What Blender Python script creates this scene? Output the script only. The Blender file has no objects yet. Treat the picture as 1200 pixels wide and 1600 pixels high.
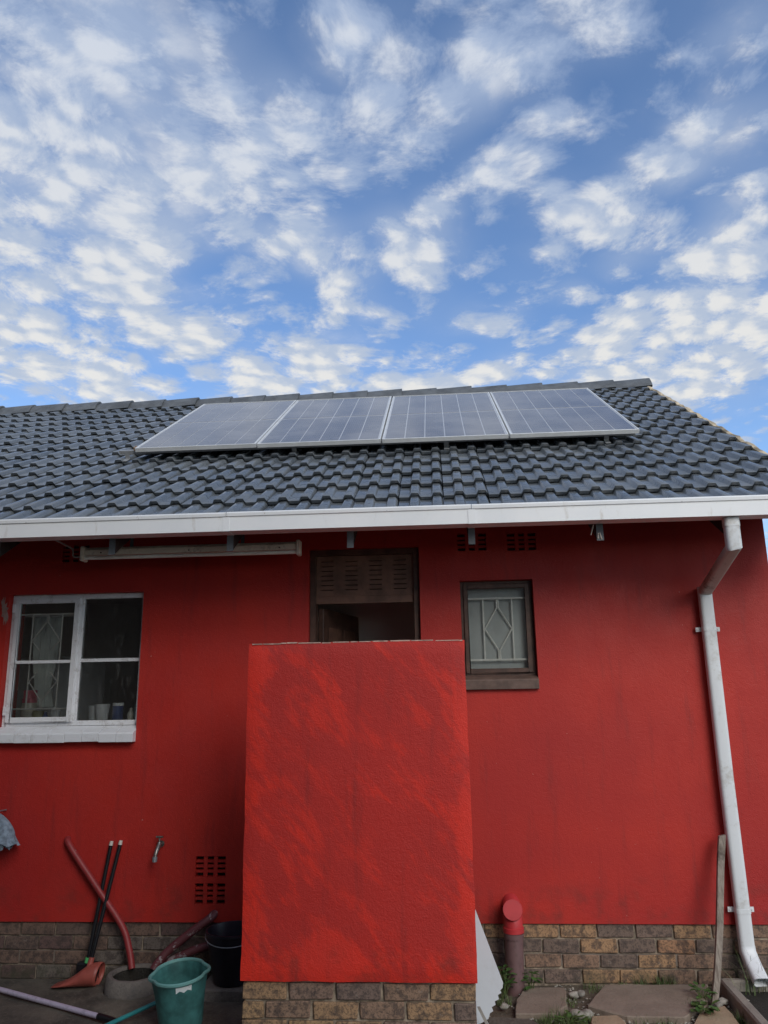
import bpy, bmesh, math, random
from mathutils import Vector, Matrix, noise as mnoise

random.seed(7)
S = bpy.context.scene
COL = S.collection

# ------------------------------------------------------------------ camera
CAM_POS = Vector((0.0, -5.2985, 1.7596))
FWD = Vector((-0.06690124, 0.97062567, 0.23110611))
RGT = Vector((0.99724427, 0.07249173, -0.01577395))
UPV = Vector((0.03206388, -0.22941395, 0.97280067))
cam = bpy.data.cameras.new("camera")
camo = bpy.data.objects.new("camera", cam)
COL.objects.link(camo)
M3 = Matrix((RGT, UPV, -FWD)).transposed()
camo.matrix_world = Matrix.Translation(CAM_POS) @ M3.to_4x4()
cam.sensor_fit = 'VERTICAL'
cam.sensor_height = 36.0
cam.lens = 1191.945 / 1600 * 36.0
cam.clip_start = 0.05
cam.clip_end = 3000
S.camera = camo

# ------------------------------------------------------------------ light
SKY_GAIN = 1.6
SUN_AZ = math.radians(153)        # measured from +Y (behind the house), clockwise
SUN_EL = math.radians(33)
SUN_DIR = Vector((math.sin(SUN_AZ) * math.cos(SUN_EL), math.cos(SUN_AZ) * math.cos(SUN_EL), math.sin(SUN_EL)))
sun = bpy.data.lights.new("sun", 'SUN')
sun.energy = 1.5
sun.angle = math.radians(34)      # veiled by cloud: a broad soft glow
sun.color = (1.0, 0.95, 0.87)
suno = bpy.data.objects.new("sun", sun)
COL.objects.link(suno)
suno.rotation_euler = SUN_DIR.to_track_quat('Z', 'Y').to_euler()

S.view_settings.view_transform = 'Standard'
S.view_settings.look = 'None'
S.view_settings.exposure = 0.35
S.view_settings.gamma = 1.0
S.render.engine = 'CYCLES'
S.cycles.max_bounces = 6
S.cycles.diffuse_bounces = 3


class NT:
    """small helper for building node trees"""
    def __init__(self, tree):
        self.t = tree
        self.n = tree.nodes
        self.l = tree.links

    def node(self, typ, **kw):
        nd = self.n.new(typ)
        for k, v in kw.items():
            setattr(nd, k, v)
        return nd

    def put(self, sock, val):
        if val is None:
            return
        if isinstance(val, bpy.types.NodeSocket):
            self.l.new(val, sock)
        else:
            if hasattr(sock.default_value, '__len__') and not hasattr(val, '__len__'):
                val = [val] * len(sock.default_value)
            if hasattr(sock.default_value, '__len__') and len(sock.default_value) == 4 and len(val) == 3:
                val = list(val) + [1.0]
            sock.default_value = val

    def math(self, op, a, b=None, c=None, clamp=False):
        nd = self.node('ShaderNodeMath', operation=op, use_clamp=clamp)
        self.put(nd.inputs[0], a)
        self.put(nd.inputs[1], b)
        self.put(nd.inputs[2], c)
        return nd.outputs[0]

    def vmath(self, op, a, b=None, out=0):
        nd = self.node('ShaderNodeVectorMath', operation=op)
        self.put(nd.inputs[0], a)
        if b is not None:
            self.put(nd.inputs[3 if op == 'SCALE' else 1], b)
        return nd.outputs[out]

    def noise(self, vec, scale=5, detail=4, rough=0.55, dist=0.0, lac=2.0):
        nd = self.node('ShaderNodeTexNoise')
        self.put(nd.inputs['Vector'], vec)
        nd.inputs['Scale'].default_value = scale
        nd.inputs['Detail'].default_value = detail
        nd.inputs['Roughness'].default_value = rough
        nd.inputs['Lacunarity'].default_value = lac
        nd.inputs['Distortion'].default_value = dist
        return nd.outputs[0]

    def mapr(self, v, a, b, c=0.0, d=1.0, smooth=True):
        nd = self.node('ShaderNodeMapRange', interpolation_type='SMOOTHSTEP' if smooth else 'LINEAR')
        self.put(nd.inputs[0], v)
        for i, x in enumerate((a, b, c, d)):
            self.put(nd.inputs[i + 1], x)
        return nd.outputs[0]

    def mix(self, f, a, b, blend='MIX'):
        nd = self.node('ShaderNodeMix', data_type='RGBA', blend_type=blend)
        self.put(nd.inputs[0], f)
        self.put(nd.inputs[6], a)
        self.put(nd.inputs[7], b)
        return nd.outputs[2]

    def comb(self, x, y, z):
        nd = self.node('ShaderNodeCombineXYZ')
        for i, v in enumerate((x, y, z)):
            self.put(nd.inputs[i], v)
        return nd.outputs[0]

    def sep(self, v):
        nd = self.node('ShaderNodeSeparateXYZ')
        self.put(nd.inputs[0], v)
        return nd.outputs

    def ramp(self, v, stops, interp='LINEAR'):
        nd = self.node('ShaderNodeValToRGB')
        cr = nd.color_ramp
        cr.interpolation = interp
        while len(cr.elements) < len(stops):
            cr.elements.new(0.5)
        for e, (p, c) in zip(cr.elements, stops):
            e.position = p
            e.color = (*c, 1)
        self.put(nd.inputs[0], v)
        return nd.outputs[0]


# ------------------------------------------------------------------ sky
W = bpy.data.worlds.new("World")
S.world = W
W.use_nodes = True
W.cycles.sampling_method = 'MANUAL'
W.cycles.sample_map_resolution = 256
w = NT(W.node_tree)
w.n.clear()
out = w.node('ShaderNodeOutputWorld')
bg = w.node('ShaderNodeBackground')
bg.inputs['Strength'].default_value = 0.1
sky = w.node('ShaderNodeTexSky', sky_type='NISHITA')
sky.sun_disc = False
sky.sun_elevation = SUN_EL
sky.sun_rotation = SUN_AZ
sky.altitude = 1500
sky.air_density = 1.0
sky.dust_density = 0.25
sky.ozone_density = 3.5
tc = w.node('ShaderNodeTexCoord')
d = tc.outputs['Generated']
dx, dy, dz_ = w.sep(d)
zc = w.math('ADD', w.math('MAXIMUM', dz_, 0.02), 0.10)
u = w.math('DIVIDE', dx, zc)
v = w.math('DIVIDE', dy, zc)
p = w.comb(u, v, 0.0)
# billowing warp, then the banks and lumps of an altocumulus layer
def colour_noise(vec, scale, detail, rough=0.5):
    nd = w.node('ShaderNodeTexNoise')
    w.put(nd.inputs['Vector'], vec)
    nd.inputs['Scale'].default_value = scale
    nd.inputs['Detail'].default_value = detail
    nd.inputs['Roughness'].default_value = rough
    return w.vmath('SUBTRACT', nd.outputs['Color'], (0.5, 0.5, 0.5))


pw = w.vmath('ADD', p, w.vmath('SCALE', colour_noise(p, 2.4, 1), 0.20))
pw = w.vmath('ADD', pw, w.vmath('SCALE', colour_noise(p, 9.0, 1), 0.045))
BANKS = [(-0.49, 0.824, 0.181, 0.9), (-0.58, 0.945, 0.168, 0.8), (-0.379, 0.911, 0.156, 0.65), (-0.343, 1.045, 0.157, 0.9), (-0.458, 1.068, 0.151, 0.9), (-0.362, 1.189, 0.155, 0.75), (-0.631, 1.155, 0.169, 0.95), (-0.763, 1.348, 0.189, 1.0), (-0.523, 1.24, 0.12, 0.7), (-0.939, 1.634, 0.197, 0.95), (-0.837, 1.801, 0.171, 0.9), (-0.565, 1.388, 0.104, 0.7), (-0.545, 1.578, 0.172, 1.0), (-0.479, 1.856, 0.16, 1.0), (-0.234, 1.689, 0.118, 0.9), (-0.287, 1.827, 0.131, 0.6), (-0.259, 1.32, 0.103, 1.0), (-0.177, 1.481, 0.1, 0.9), (-0.034, 1.352, 0.112, 1.0), (0.029, 1.228, 0.056, 0.8), (0.149, 1.149, 0.084, 1.0), (0.189, 1.034, 0.051, 0.7), (-0.095, 0.846, 0.082, 0.75), (-0.122, 0.948, 0.094, 0.8), (-0.169, 1.071, 0.091, 0.8), (-0.209, 0.906, 0.05, 0.35), (-0.076, 0.867, 0.065, 0.5), (0.039, 0.951, 0.093, 0.6), (-0.02, 1.018, 0.079, 0.5), (0.212, 0.875, 0.098, 0.85), (0.144, 0.885, 0.085, 0.6), (0.103, 0.934, 0.081, 0.4), (0.282, 1.264, 0.087, 0.8), (0.236, 1.315, 0.069, 0.6), (0.415, 1.364, 0.08, 0.8), (0.369, 1.171, 0.066, 0.7), (0.35, 1.286, 0.074, 0.4), (0.425, 1.074, 0.071, 0.6), (0.427, 1.189, 0.067, 0.6), (0.485, 1.104, 0.111, 0.55), (0.45, 0.914, 0.069, 0.7), (0.607, 1.393, 0.124, 0.9), (0.588, 1.245, 0.086, 0.6), (0.416, 1.67, 0.124, 0.9), (0.484, 1.593, 0.097, 0.8), (0.659, 1.799, 0.302, 1.0), (0.738, 1.683, 0.233, 0.9), (0.551, 1.929, 0.227, 0.9), (0.142, 1.567, 0.073, 0.8), (0.286, 1.489, 0.054, 0.7), (0.044, 1.844, 0.131, 0.8), (-0.09, 1.884, 0.123, 0.8), (0.175, 1.838, 0.118, 0.7), (-0.053, 1.802, 0.081, 0.6), (-0.724, 1.093, 0.107, 0.8), (-0.897, 1.445, 0.113, 0.7)]
bank = None
for (bx, by, br, ba) in BANKS:
    dist = w.vmath('DISTANCE', pw, (bx, by, 0.0), out=1)
    g_ = w.mapr(dist, br * 1.42, 0.0, 0.0, ba)
    bank = g_ if bank is None else w.math('ADD', bank, g_)
bank = w.math('MINIMUM', bank, 0.88)
wide = w.mapr(w.noise(w.vmath('ADD', p, (3.3, 1.7, 0)), 1.1, 1, 0.5), 0.26, 0.58)
ahead = w.mapr(w.vmath('DOT_PRODUCT', d, (-0.02, 0.82, 0.57), out=1), 0.72, 0.88)
nd = w.node('ShaderNodeMix', data_type='FLOAT')
w.put(nd.inputs[0], ahead)
w.put(nd.inputs[2], wide)
w.put(nd.inputs[3], bank)
cover = nd.outputs[0]
lumps = w.noise(w.vmath('ADD', pw, (7.1, 2.4, 0)), 9.0, 5, 0.60)
pf = w.vmath('ADD', p, w.vmath('SCALE', colour_noise(p, 15.0, 2), 0.050))
puffs = []
for off in ((0, 0, 0), (0.016, -0.012, 0)):
    vo = w.node('ShaderNodeTexVoronoi', feature='SMOOTH_F1', voronoi_dimensions='2D')
    w.put(vo.inputs['Vector'], w.vmath('ADD', pf, off))
    vo.inputs['Scale'].default_value = 11.5
    vo.inputs['Smoothness'].default_value = 0.45
    puffs.append(w.math('SUBTRACT', 0.42, vo.outputs['Distance']))
fine = w.noise(pw, 34.0, 4, 0.68)
dens = w.math('ADD', w.math('MULTIPLY', cover, 0.68), w.math('MULTIPLY', w.math('SUBTRACT', lumps, 0.5), 1.30))
dens = w.math('ADD', dens, w.math('MULTIPLY', puffs[0], 0.80))
dens = w.math('ADD', dens, w.math('MULTIPLY', w.math('SUBTRACT', fine, 0.5), 0.72))
low = w.mapr(dz_, 0.66, 0.36)
alpha = w.mapr(dens, w.math('MULTIPLY_ADD', low, 0.16, -0.20), w.math('MULTIPLY_ADD', low, -0.22, 0.80))
veil = w.math('MULTIPLY', w.mapr(w.noise(p, 3.0, 2, 0.55), 0.30, 0.70), w.math('ADD', w.math('MULTIPLY', cover, w.mapr(dz_, 0.40, 0.66, 0.60, 0.95)), 0.12))
alpha = w.math('MAXIMUM', alpha, veil)
alpha = w.math('MULTIPLY', alpha, w.mapr(dz_, 0.02, 0.17))      # the layer dissolves into the pale horizon
# lit and shaded sides of the lumps
lit = w.math('ADD', w.math('MULTIPLY', w.math('SUBTRACT', puffs[1], puffs[0]), 2.2), w.math('MULTIPLY', dens, 0.75))
lit = w.math('ADD', lit, w.math('MULTIPLY', w.math('SUBTRACT', fine, 0.5), 0.5))
litc = w.mapr(lit, 0.02, 0.95)
# thinner and greyer towards the zenith, whiter low down where the rows stack up
low = w.mapr(dz_, 0.72, 0.34)
c_dark = w.mix(low, (3.0, 3.75, 5.2), (3.9, 4.5, 5.5))
c_lit = w.mix(low, (5.2, 5.6, 6.3), (6.6, 6.5, 6.2))
ccol = w.mix(litc, c_dark, c_lit)
hs_ = w.node('ShaderNodeHueSaturation')
hs_.inputs['Saturation'].default_value = 1.03
hs_.inputs['Value'].default_value = SKY_GAIN
w.put(hs_.inputs['Color'], sky.outputs[0])
skyc = hs_.outputs[0]
col = w.mix(w.math('MULTIPLY', alpha, 0.94), skyc, ccol)
w.put(bg.inputs['Color'], col)
w.l.new(bg.outputs[0], out.inputs[0])


# ------------------------------------------------------------------ materials
def new_mat(name):
    m = bpy.data.materials.new(name)
    m.use_nodes = True
    t = NT(m.node_tree)
    b = t.n['Principled BSDF']
    return m, t, b


def objc(t):
    return t.node('ShaderNodeTexCoord').outputs['Object']


def worldc(t):
    return t.node('ShaderNodeNewGeometry').outputs['Position']


def bump(t, b, h, strength, dist):
    nd = t.node('ShaderNodeBump')
    nd.inputs['Strength'].default_value = strength
    nd.inputs['Distance'].default_value = dist
    t.put(nd.inputs['Height'], h)
    t.l.new(nd.outputs[0], b.inputs['Normal'])
    return nd


def simple(name, c, rough=0.6, metal=0.0, var=0.15, scale=8.0, bmp=0.0, bscale=60, spec=0.5, coat=0.0):
    m, t, b = new_mat(name)
    p_ = worldc(t)
    n = t.noise(p_, scale, 5, 0.6)
    lo = tuple(x * (1 - var) for x in c)
    hi = tuple(min(1, x * (1 + var)) for x in c)
    t.put(b.inputs['Base Color'], t.mix(t.mapr(n, 0.3, 0.7), lo, hi))
    b.inputs['Roughness'].default_value = rough
    b.inputs['Metallic'].default_value = metal
    b.inputs['Specular IOR Level'].default_value = spec
    b.inputs['Coat Weight'].default_value = coat
    if bmp:
        bump(t, b, t.noise(p_, bscale, 3, 0.6), bmp, 0.004)
    return m


def red_plaster(name, base, dull, streak, bstr, bscale, streaks=True):
    m, t, b = new_mat(name)
    p_ = worldc(t)
    x, y, z = t.sep(p_)
    # roller and brush passes: stretched along a diagonal
    a = math.radians(-52)
    uu = t.math('ADD', t.math('MULTIPLY', x, math.cos(a)), t.math('MULTIPLY', z, math.sin(a)))
    vv = t.math('ADD', t.math('MULTIPLY', x, -math.sin(a)), t.math('MULTIPLY', z, math.cos(a)))
    q_ = t.comb(t.math('MULTIPLY', uu, 1.25), t.math('MULTIPLY', vv, 2.9), 0.0)
    st = t.noise(t.vmath('ADD', q_, (2.7, 5.1, 0)), 1.7, 5, 0.55, 0.8)
    big = t.noise(p_, 0.9, 3, 0.5)
    mid = t.noise(p_, 5.0, 4, 0.55)
    brush = t.noise(t.comb(t.math('MULTIPLY', uu, 2.0), t.math('MULTIPLY', vv, 7.0), 0.0), 4.0, 3, 0.6)
    col_ = t.mix(t.mapr(big, 0.3, 0.7), base, dull)
    if streaks:
        # thick second coat: cut in along the edges, patchy in the middle
        e1 = t.math('MAXIMUM', t.mapr(x, -0.86, -1.02), t.math('MAXIMUM', t.mapr(x, -0.02, 0.11), t.mapr(z, 0.62, 0.40)))
        f = t.math('ADD', st, t.math('MULTIPLY', t.math('SUBTRACT', mid, 0.5), 0.45))
        f = t.math('ADD', f, t.math('MULTIPLY', t.math('SUBTRACT', brush, 0.5), 0.60))
        f = t.mapr(t.math('ADD', f, t.math('MULTIPLY', e1, 0.16)), 0.46, 0.70)
        col_ = t.mix(t.math('MULTIPLY', f, 0.9), col_, streak)
    col_ = t.mix(t.math('MULTIPLY', t.mapr(t.math('ADD', mid, t.math('MULTIPLY', t.math('SUBTRACT', brush, .5), .5)), 0.35, 0.75), 0.35), col_, dull)
    # rain runs and grime
    runs = t.noise(t.comb(t.math('MULTIPLY', x, 6.0), 0.0, t.math('MULTIPLY', z, 0.7)), 2.0, 5, 0.62)
    col_ = t.mix(t.math('MULTIPLY', t.mapr(runs, 0.52, 0.76), 0.42), col_, (0.17, 0.022, 0.022))
    # splashed dirt just above the plinth, tiny chips of bare plaster
    dirt = t.math('MULTIPLY', t.mapr(z, 0.75, 0.34), t.mapr(t.noise(p_, 7, 5, 0.6), 0.45, 0.75))
    col_ = t.mix(t.math('MULTIPLY', dirt, 0.6), col_, (0.11, 0.03, 0.024))
    chip = t.mapr(t.noise(p_, 42, 2, 0.5), 0.76, 0.78)
    col_ = t.mix(t.math('MULTIPLY', chip, 0.0 if streaks else 0.55), col_, (0.55, 0.42, 0.38))
    t.put(b.inputs['Base Color'], col_)
    t.put(b.inputs['Roughness'], t.mapr(mid, 0.2, 0.8, 0.42, 0.62))
    b.inputs['Specular IOR Level'].default_value = 0.35
    h = t.math('ADD', t.noise(p_, bscale, 3, 0.6), t.math('MULTIPLY', t.noise(p_, bscale * 0.3, 2, 0.5), 0.6))
    bump(t, b, h, bstr, 0.006)
    return m


MAT = {}
MAT['red_wall'] = red_plaster('red_wall_paint', (0.49, 0.030, 0.019), (0.38, 0.022, 0.019), (0.58, 0.045, 0.03), 0.40, 130, False)
MAT['red_screen'] = red_plaster('red_screen_paint', (0.50, 0.028, 0.021), (0.43, 0.027, 0.022), (0.72, 0.034, 0.018), 0.55, 150, True)


def tile_mat():
    m, t, b = new_mat('slate_grey_roof_tile')
    p_ = worldc(t)
    oi = t.node('ShaderNodeObjectInfo').outputs['Random']
    n = t.noise(p_, 9, 5, 0.65)
    f = t.noise(p_, 160, 2, 0.6)
    c = t.mix(oi, (0.098, 0.114, 0.132), (0.150, 0.166, 0.182))
    c = t.mix(t.math('MULTIPLY', t.mapr(n, 0.4, 0.8), 0.5), c, (0.20, 0.205, 0.205))
    lich = t.mapr(t.noise(p_, 21, 4, 0.6), 0.72, 0.78)
    c = t.mix(t.math('MULTIPLY', lich, 0.5), c, (0.21, 0.20, 0.17))
    t.put(b.inputs['Base Color'], c)
    t.put(b.inputs['Roughness'], t.mapr(n, 0.25, 0.75, 0.22, 0.36))
    b.inputs['Specular IOR Level'].default_value = 0.5
    b.inputs['Coat Weight'].default_value = 0.7
    b.inputs['Coat Roughness'].default_value = 0.16
    bump(t, b, t.math('ADD', f, n), 0.10, 0.002)
    return m


def brick_mat(name, stops, mossy=0.0):
    m, t, b = new_mat(name)
    oi = t.node('ShaderNodeObjectInfo').outputs['Random']
    p_ = worldc(t)
    c = t.ramp(oi, stops, 'CONSTANT')
    n = t.noise(p_, 24, 5, 0.65)
    spots = t.mapr(t.noise(p_, 85, 4, 0.75), 0.50, 0.60)
    c = t.mix(t.math('MULTIPLY', t.mapr(n, 0.44, 0.62), 0.72), c, (0.055, 0.040, 0.036))
    c = t.mix(t.math('MULTIPLY', spots, 0.62), c, (0.040, 0.030, 0.027))
    pale = t.mapr(t.noise(p_, 33, 3, 0.6), 0.66, 0.74)
    c = t.mix(t.math('MULTIPLY', pale, 0.35), c, (0.34, 0.29, 0.24))
    z = t.sep(p_)[2]
    wet = t.math('MULTIPLY', t.mapr(z, 0.13, 0.0), t.mapr(t.noise(p_, 10, 4, 0.6), 0.35, 0.65))
    c = t.mix(t.math('MULTIPLY', wet, mossy), c, (0.05, 0.055, 0.03))
    t.put(b.inputs['Base Color'], c)
    b.inputs['Roughness'].default_value = 0.85
    bump(t, b, t.noise(p_, 120, 4, 0.7), 0.6, 0.004)
    return m


MAT['tile'] = tile_mat()
TAN, BRN, DRK, PUR, ORG = (0.38, 0.225, 0.120), (0.27, 0.165, 0.11), (0.175, 0.122, 0.095), (0.205, 0.138, 0.108), (0.37, 0.20, 0.11)
MAT['brick_r'] = brick_mat('mottled_face_brick', [(0, TAN), (0.17, BRN), (0.40, DRK), (0.62, PUR), (0.80, ORG), (0.9, BRN)], 0.5)
MAT['brick_l'] = brick_mat('weathered_brown_brick', [(0, (0.15, 0.10, 0.08)), (0.25, (0.19, 0.12, 0.09)), (0.5, (0.17, 0.14, 0.12)), (0.75, (0.14, 0.085, 0.075))], 0.7)
MAT['brick_s'] = brick_mat('dusty_face_brick', [(0, (0.36, 0.22, 0.12)), (0.2, (0.27, 0.17, 0.115)), (0.45, (0.24, 0.155, 0.115)), (0.7, (0.38, 0.235, 0.12)), (0.85, (0.19, 0.13, 0.105))], 0.2)
MAT['mortar'] = simple('mortar', (0.25, 0.20, 0.15), 0.95, var=0.6, scale=16, bmp=0.7, bscale=150)
MAT['mortar_dark'] = simple('dirty_mortar', (0.10, 0.085, 0.075), 0.95, var=0.4, scale=22, bmp=0.7, bscale=150)


def gutter_mat():
    m, t, b = new_mat('white_gutter_paint')
    p_ = worldc(t)
    x, y, z = t.sep(p_)
    c = t.mix(t.mapr(t.noise(p_, 3, 4, 0.6), 0.3, 0.7), (0.80, 0.82, 0.84), (0.86, 0.87, 0.88))
    sx = t.comb(t.math('MULTIPLY', x, 9.0), t.math('MULTIPLY', z, 3.0), 0.0)
    run = t.mapr(t.noise(sx, 1.6, 4, 0.6), 0.58, 0.72)
    run = t.math('MULTIPLY', run, t.mapr(t.noise(t.comb(x, 0.0, 0.0), 1.7, 3, 0.6), 0.45, 0.7))
    c = t.mix(t.math('MULTIPLY', run, 0.65), c, (0.40, 0.33, 0.24))
    rust = t.math('MULTIPLY', t.mapr(t.noise(p_, 13, 4, 0.7), 0.66, 0.74), t.mapr(z, 2.83, 2.87))
    c = t.mix(t.math('MULTIPLY', rust, 0.8), c, (0.32, 0.20, 0.10))
    flake = t.math('MULTIPLY', t.mapr(t.noise(p_, 26, 3, 0.7), 0.70, 0.73), t.mapr(z, 2.82, 2.88))
    c = t.mix(flake, c, (0.30, 0.32, 0.33))
    t.put(b.inputs['Base Color'], c)
    b.inputs['Roughness'].default_value = 0.42
    return m


def white_mat(name, c=(0.74, 0.75, 0.76), dirt=(0.33, 0.30, 0.26), amt=0.5, rough=0.45, scale=9.0):
    m, t, b = new_mat(name)
    p_ = worldc(t)
    n = t.noise(p_, scale, 6, 0.65)
    f = t.noise(p_, scale * 6, 3, 0.6)
    k = t.mapr(t.math('ADD', t.math('MULTIPLY', n, 0.7), t.math('MULTIPLY', f, 0.3)), 0.5, 0.68)
    col_ = t.mix(t.math('MULTIPLY', k, amt), c, dirt)
    t.put(b.inputs['Base Color'], col_)
    b.inputs['Roughness'].default_value = rough
    bump(t, b, f, 0.12, 0.003)
    return m


MAT['gutter'] = gutter_mat()
MAT['pipe_white'] = white_mat('white_downpipe', (0.72, 0.74, 0.76), (0.36, 0.32, 0.26), 0.55, 0.4, 6.0)
MAT['pipe_dirty'] = white_mat('grimy_downpipe', (0.52, 0.51, 0.48), (0.17, 0.14, 0.11), 0.95, 0.5, 9.0)
MAT['frame_white'] = white_mat('worn_white_window_paint', (0.74, 0.75, 0.78), (0.30, 0.27, 0.24), 0.55, 0.5, 14.0)
MAT['sill_white'] = white_mat('white_sill_paint', (0.74, 0.76, 0.80), (0.42, 0.40, 0.37), 0.4, 0.5, 11.0)
MAT['brown_wood'] = simple('brown_stained_wood', (0.085, 0.043, 0.030), 0.5, var=0.35, scale=12, bmp=0.2, bscale=70)
MAT['louvre_wood'] = simple('louvre_wood', (0.17, 0.088, 0.060), 0.55, var=0.3, scale=9, bmp=0.2, bscale=60)
MAT['sill_brown'] = simple('brown_sill', (0.12, 0.075, 0.06), 0.6, var=0.25, scale=14, bmp=0.3)
MAT['bar_white'] = simple('cream_burglar_bar', (0.82, 0.80, 0.75), 0.5, var=0.1)
MAT['dark_timber'] = simple('dark_rafter_timber', (0.035, 0.028, 0.026), 0.8, var=0.3)
MAT['bracket'] = simple('galvanised_steel', (0.30, 0.33, 0.36), 0.45, 0.6, 0.15)
MAT['plate'] = simple('dull_grey_plate', (0.10, 0.115, 0.13), 0.6, 0.0, 0.2)
MAT['alu'] = simple('anodised_aluminium', (0.72, 0.73, 0.73), 0.42, 0.25, 0.06, spec=0.5)
MAT['deck'] = simple('roof_underlay', (0.02, 0.02, 0.022), 0.9)
MAT['interior'] = simple('interior_plaster', (0.66, 0.64, 0.60), 0.8, var=0.06, scale=2)
MAT['interior_dark'] = simple('interior_shade_plaster', (0.30, 0.28, 0.25), 0.8, var=0.06, scale=2)
MAT['floor_in'] = simple('interior_floor', (0.20, 0.16, 0.13), 0.6)
MAT['ridge'] = simple('ridge_cap_concrete', (0.10, 0.108, 0.116), 0.55, var=0.3, scale=6, bmp=0.3, bscale=90)
MAT['verge'] = simple('verge_mortar', (0.44, 0.36, 0.25), 0.95, var=0.5, scale=9, bmp=0.8, bscale=70)


def glass_mat(name, tint=(0.93, 0.95, 0.94), dust=0.06, rough=0.015):
    m = bpy.data.materials.new(name)
    m.use_nodes = True
    t = NT(m.node_tree)
    t.n.clear()
    o = t.node('ShaderNodeOutputMaterial')
    tr = t.node('ShaderNodeBsdfTransparent')
    t.put(tr.inputs[0], tint)
    gl = t.node('ShaderNodeBsdfGlossy')
    gl.inputs['Roughness'].default_value = rough
    df = t.node('ShaderNodeBsdfDiffuse')
    t.put(df.inputs[0], (0.6, 0.6, 0.58))
    fr = t.node('ShaderNodeFresnel')
    fr.inputs[0].default_value = 1.5
    p_ = worldc(t)
    bn = t.node('ShaderNodeBump')
    bn.inputs['Strength'].default_value = 0.05
    bn.inputs['Distance'].default_value = 0.02
    t.put(bn.inputs['Height'], t.noise(p_, 3.0, 2, 0.5))
    t.l.new(bn.outputs[0], gl.inputs['Normal'])
    m1 = t.node('ShaderNodeMixShader')
    t.put(m1.inputs[0], t.math('MULTIPLY', fr.outputs[0], 1.6, clamp=True))
    t.l.new(tr.outputs[0], m1.inputs[1])
    t.l.new(gl.outputs[0], m1.inputs[2])
    m2 = t.node('ShaderNodeMixShader')
    sm = t.mapr(t.noise(t.vmath('MULTIPLY', p_, (3.0, 1.0, 1.0)), 9, 6, 0.7, 0.8), 0.50, 0.75)
    t.put(m2.inputs[0], t.math('ADD', t.math('MULTIPLY', sm, dust * 1.6), dust * 0.4))
    t.l.new(m1.outputs[0], m2.inputs[1])
    t.l.new(df.outputs[0], m2.inputs[2])
    t.l.new(m2.outputs[0], o.inputs[0])
    return m


MAT['glass'] = glass_mat('window_glass', dust=0.055)


def cell_mat():
    m, t, b = new_mat('solar_cell_glass')
    p_ = objc(t)
    x, y, z = t.sep(p_)
    # fine busbars and half-cell gaps printed in the laminate
    bus = t.math('LESS_THAN', t.math('FRACT', t.math('MULTIPLY', x, 1 / 0.0183)), 0.07)
    row = t.math('LESS_THAN', t.math('FRACT', t.math('MULTIPLY', y, 1 / 0.0850)), 0.03)
    c = t.mix(t.math('MULTIPLY', bus, 0.35), (0.022, 0.030, 0.060), (0.20, 0.21, 0.23))
    c = t.mix(t.math('MULTIPLY', row, 0.5), c, (0.20, 0.21, 0.23))
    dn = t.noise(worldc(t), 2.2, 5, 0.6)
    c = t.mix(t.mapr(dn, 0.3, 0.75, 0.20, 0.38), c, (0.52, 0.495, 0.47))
    t.put(b.inputs['Base Color'], c)
    b.inputs['Roughness'].default_value = 0.13
    b.inputs['IOR'].default_value = 1.52
    b.inputs['Specular IOR Level'].default_value = 0.5
    bump(t, b, t.noise(worldc(t), 1.6, 2, 0.5), 0.06, 0.02)
    return m


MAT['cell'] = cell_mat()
MAT['backsheet'] = simple('white_backsheet_under_glass', (0.50, 0.51, 0.53), 0.16, var=0.04)


def ground_mat(name, c1, c2, c3, scale, bs, rough=0.95):
    m, t, b = new_mat(name)
    p_ = worldc(t)
    n = t.noise(p_, scale, 6, 0.65)
    n2 = t.noise(p_, scale * 9, 4, 0.7)
    c = t.mix(t.mapr(n, 0.3, 0.7), c1, c2)
    c = t.mix(t.math('MULTIPLY', t.mapr(n2, 0.5, 0.75), 0.7), c, c3)
    t.put(b.inputs['Base Color'], c)
    t.put(b.inputs['Roughness'], rough)
    bump(t, b, t.math('ADD', n2, n), bs, 0.02)
    return m


MAT['soil'] = ground_mat('earth_and_grit', (0.085, 0.062, 0.042), (0.13, 0.105, 0.075), (0.20, 0.17, 0.13), 4.0, 0.8)
MAT['slab_dark'] = ground_mat('grimy_concrete', (0.055, 0.048, 0.040), (0.14, 0.12, 0.095), (0.19, 0.165, 0.135), 5.0, 0.6, 0.8)
MAT['flag'] = ground_mat('broken_flagstone', (0.20, 0.155, 0.12), (0.26, 0.205, 0.16), (0.17, 0.14, 0.11), 6.0, 0.3)
MAT['flag_tan'] = ground_mat('tan_flagstone', (0.33, 0.235, 0.15), (0.38, 0.29, 0.19), (0.25, 0.19, 0.13), 6.0, 0.3)
MAT['concrete'] = ground_mat('cast_concrete', (0.22, 0.19, 0.16), (0.30, 0.265, 0.22), (0.16, 0.14, 0.12), 9.0, 0.4)
MAT['concrete_d'] = ground_mat('stained_concrete', (0.13, 0.115, 0.105), (0.20, 0.175, 0.155), (0.08, 0.075, 0.08), 9.0, 0.4)
MAT['wet_soil'] = ground_mat('wet_dark_soil', (0.018, 0.016, 0.013), (0.03, 0.026, 0.02), (0.05, 0.042, 0.03), 10.0, 0.8, 0.6)
MAT['pebble'] = simple('pale_pebble', (0.30, 0.275, 0.235), 0.9, var=0.5, scale=14, bmp=0.5, bscale=120)
MAT['leaf'] = simple('weed_leaf', (0.055, 0.115, 0.028), 0.5, var=0.45, scale=16)
MAT['grass'] = simple('grass_blade', (0.085, 0.125, 0.035), 0.6, var=0.5, scale=12)
MAT['dry_grass'] = simple('dry_grass_blade', (0.19, 0.185, 0.10), 0.7, var=0.4, scale=12)


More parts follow.
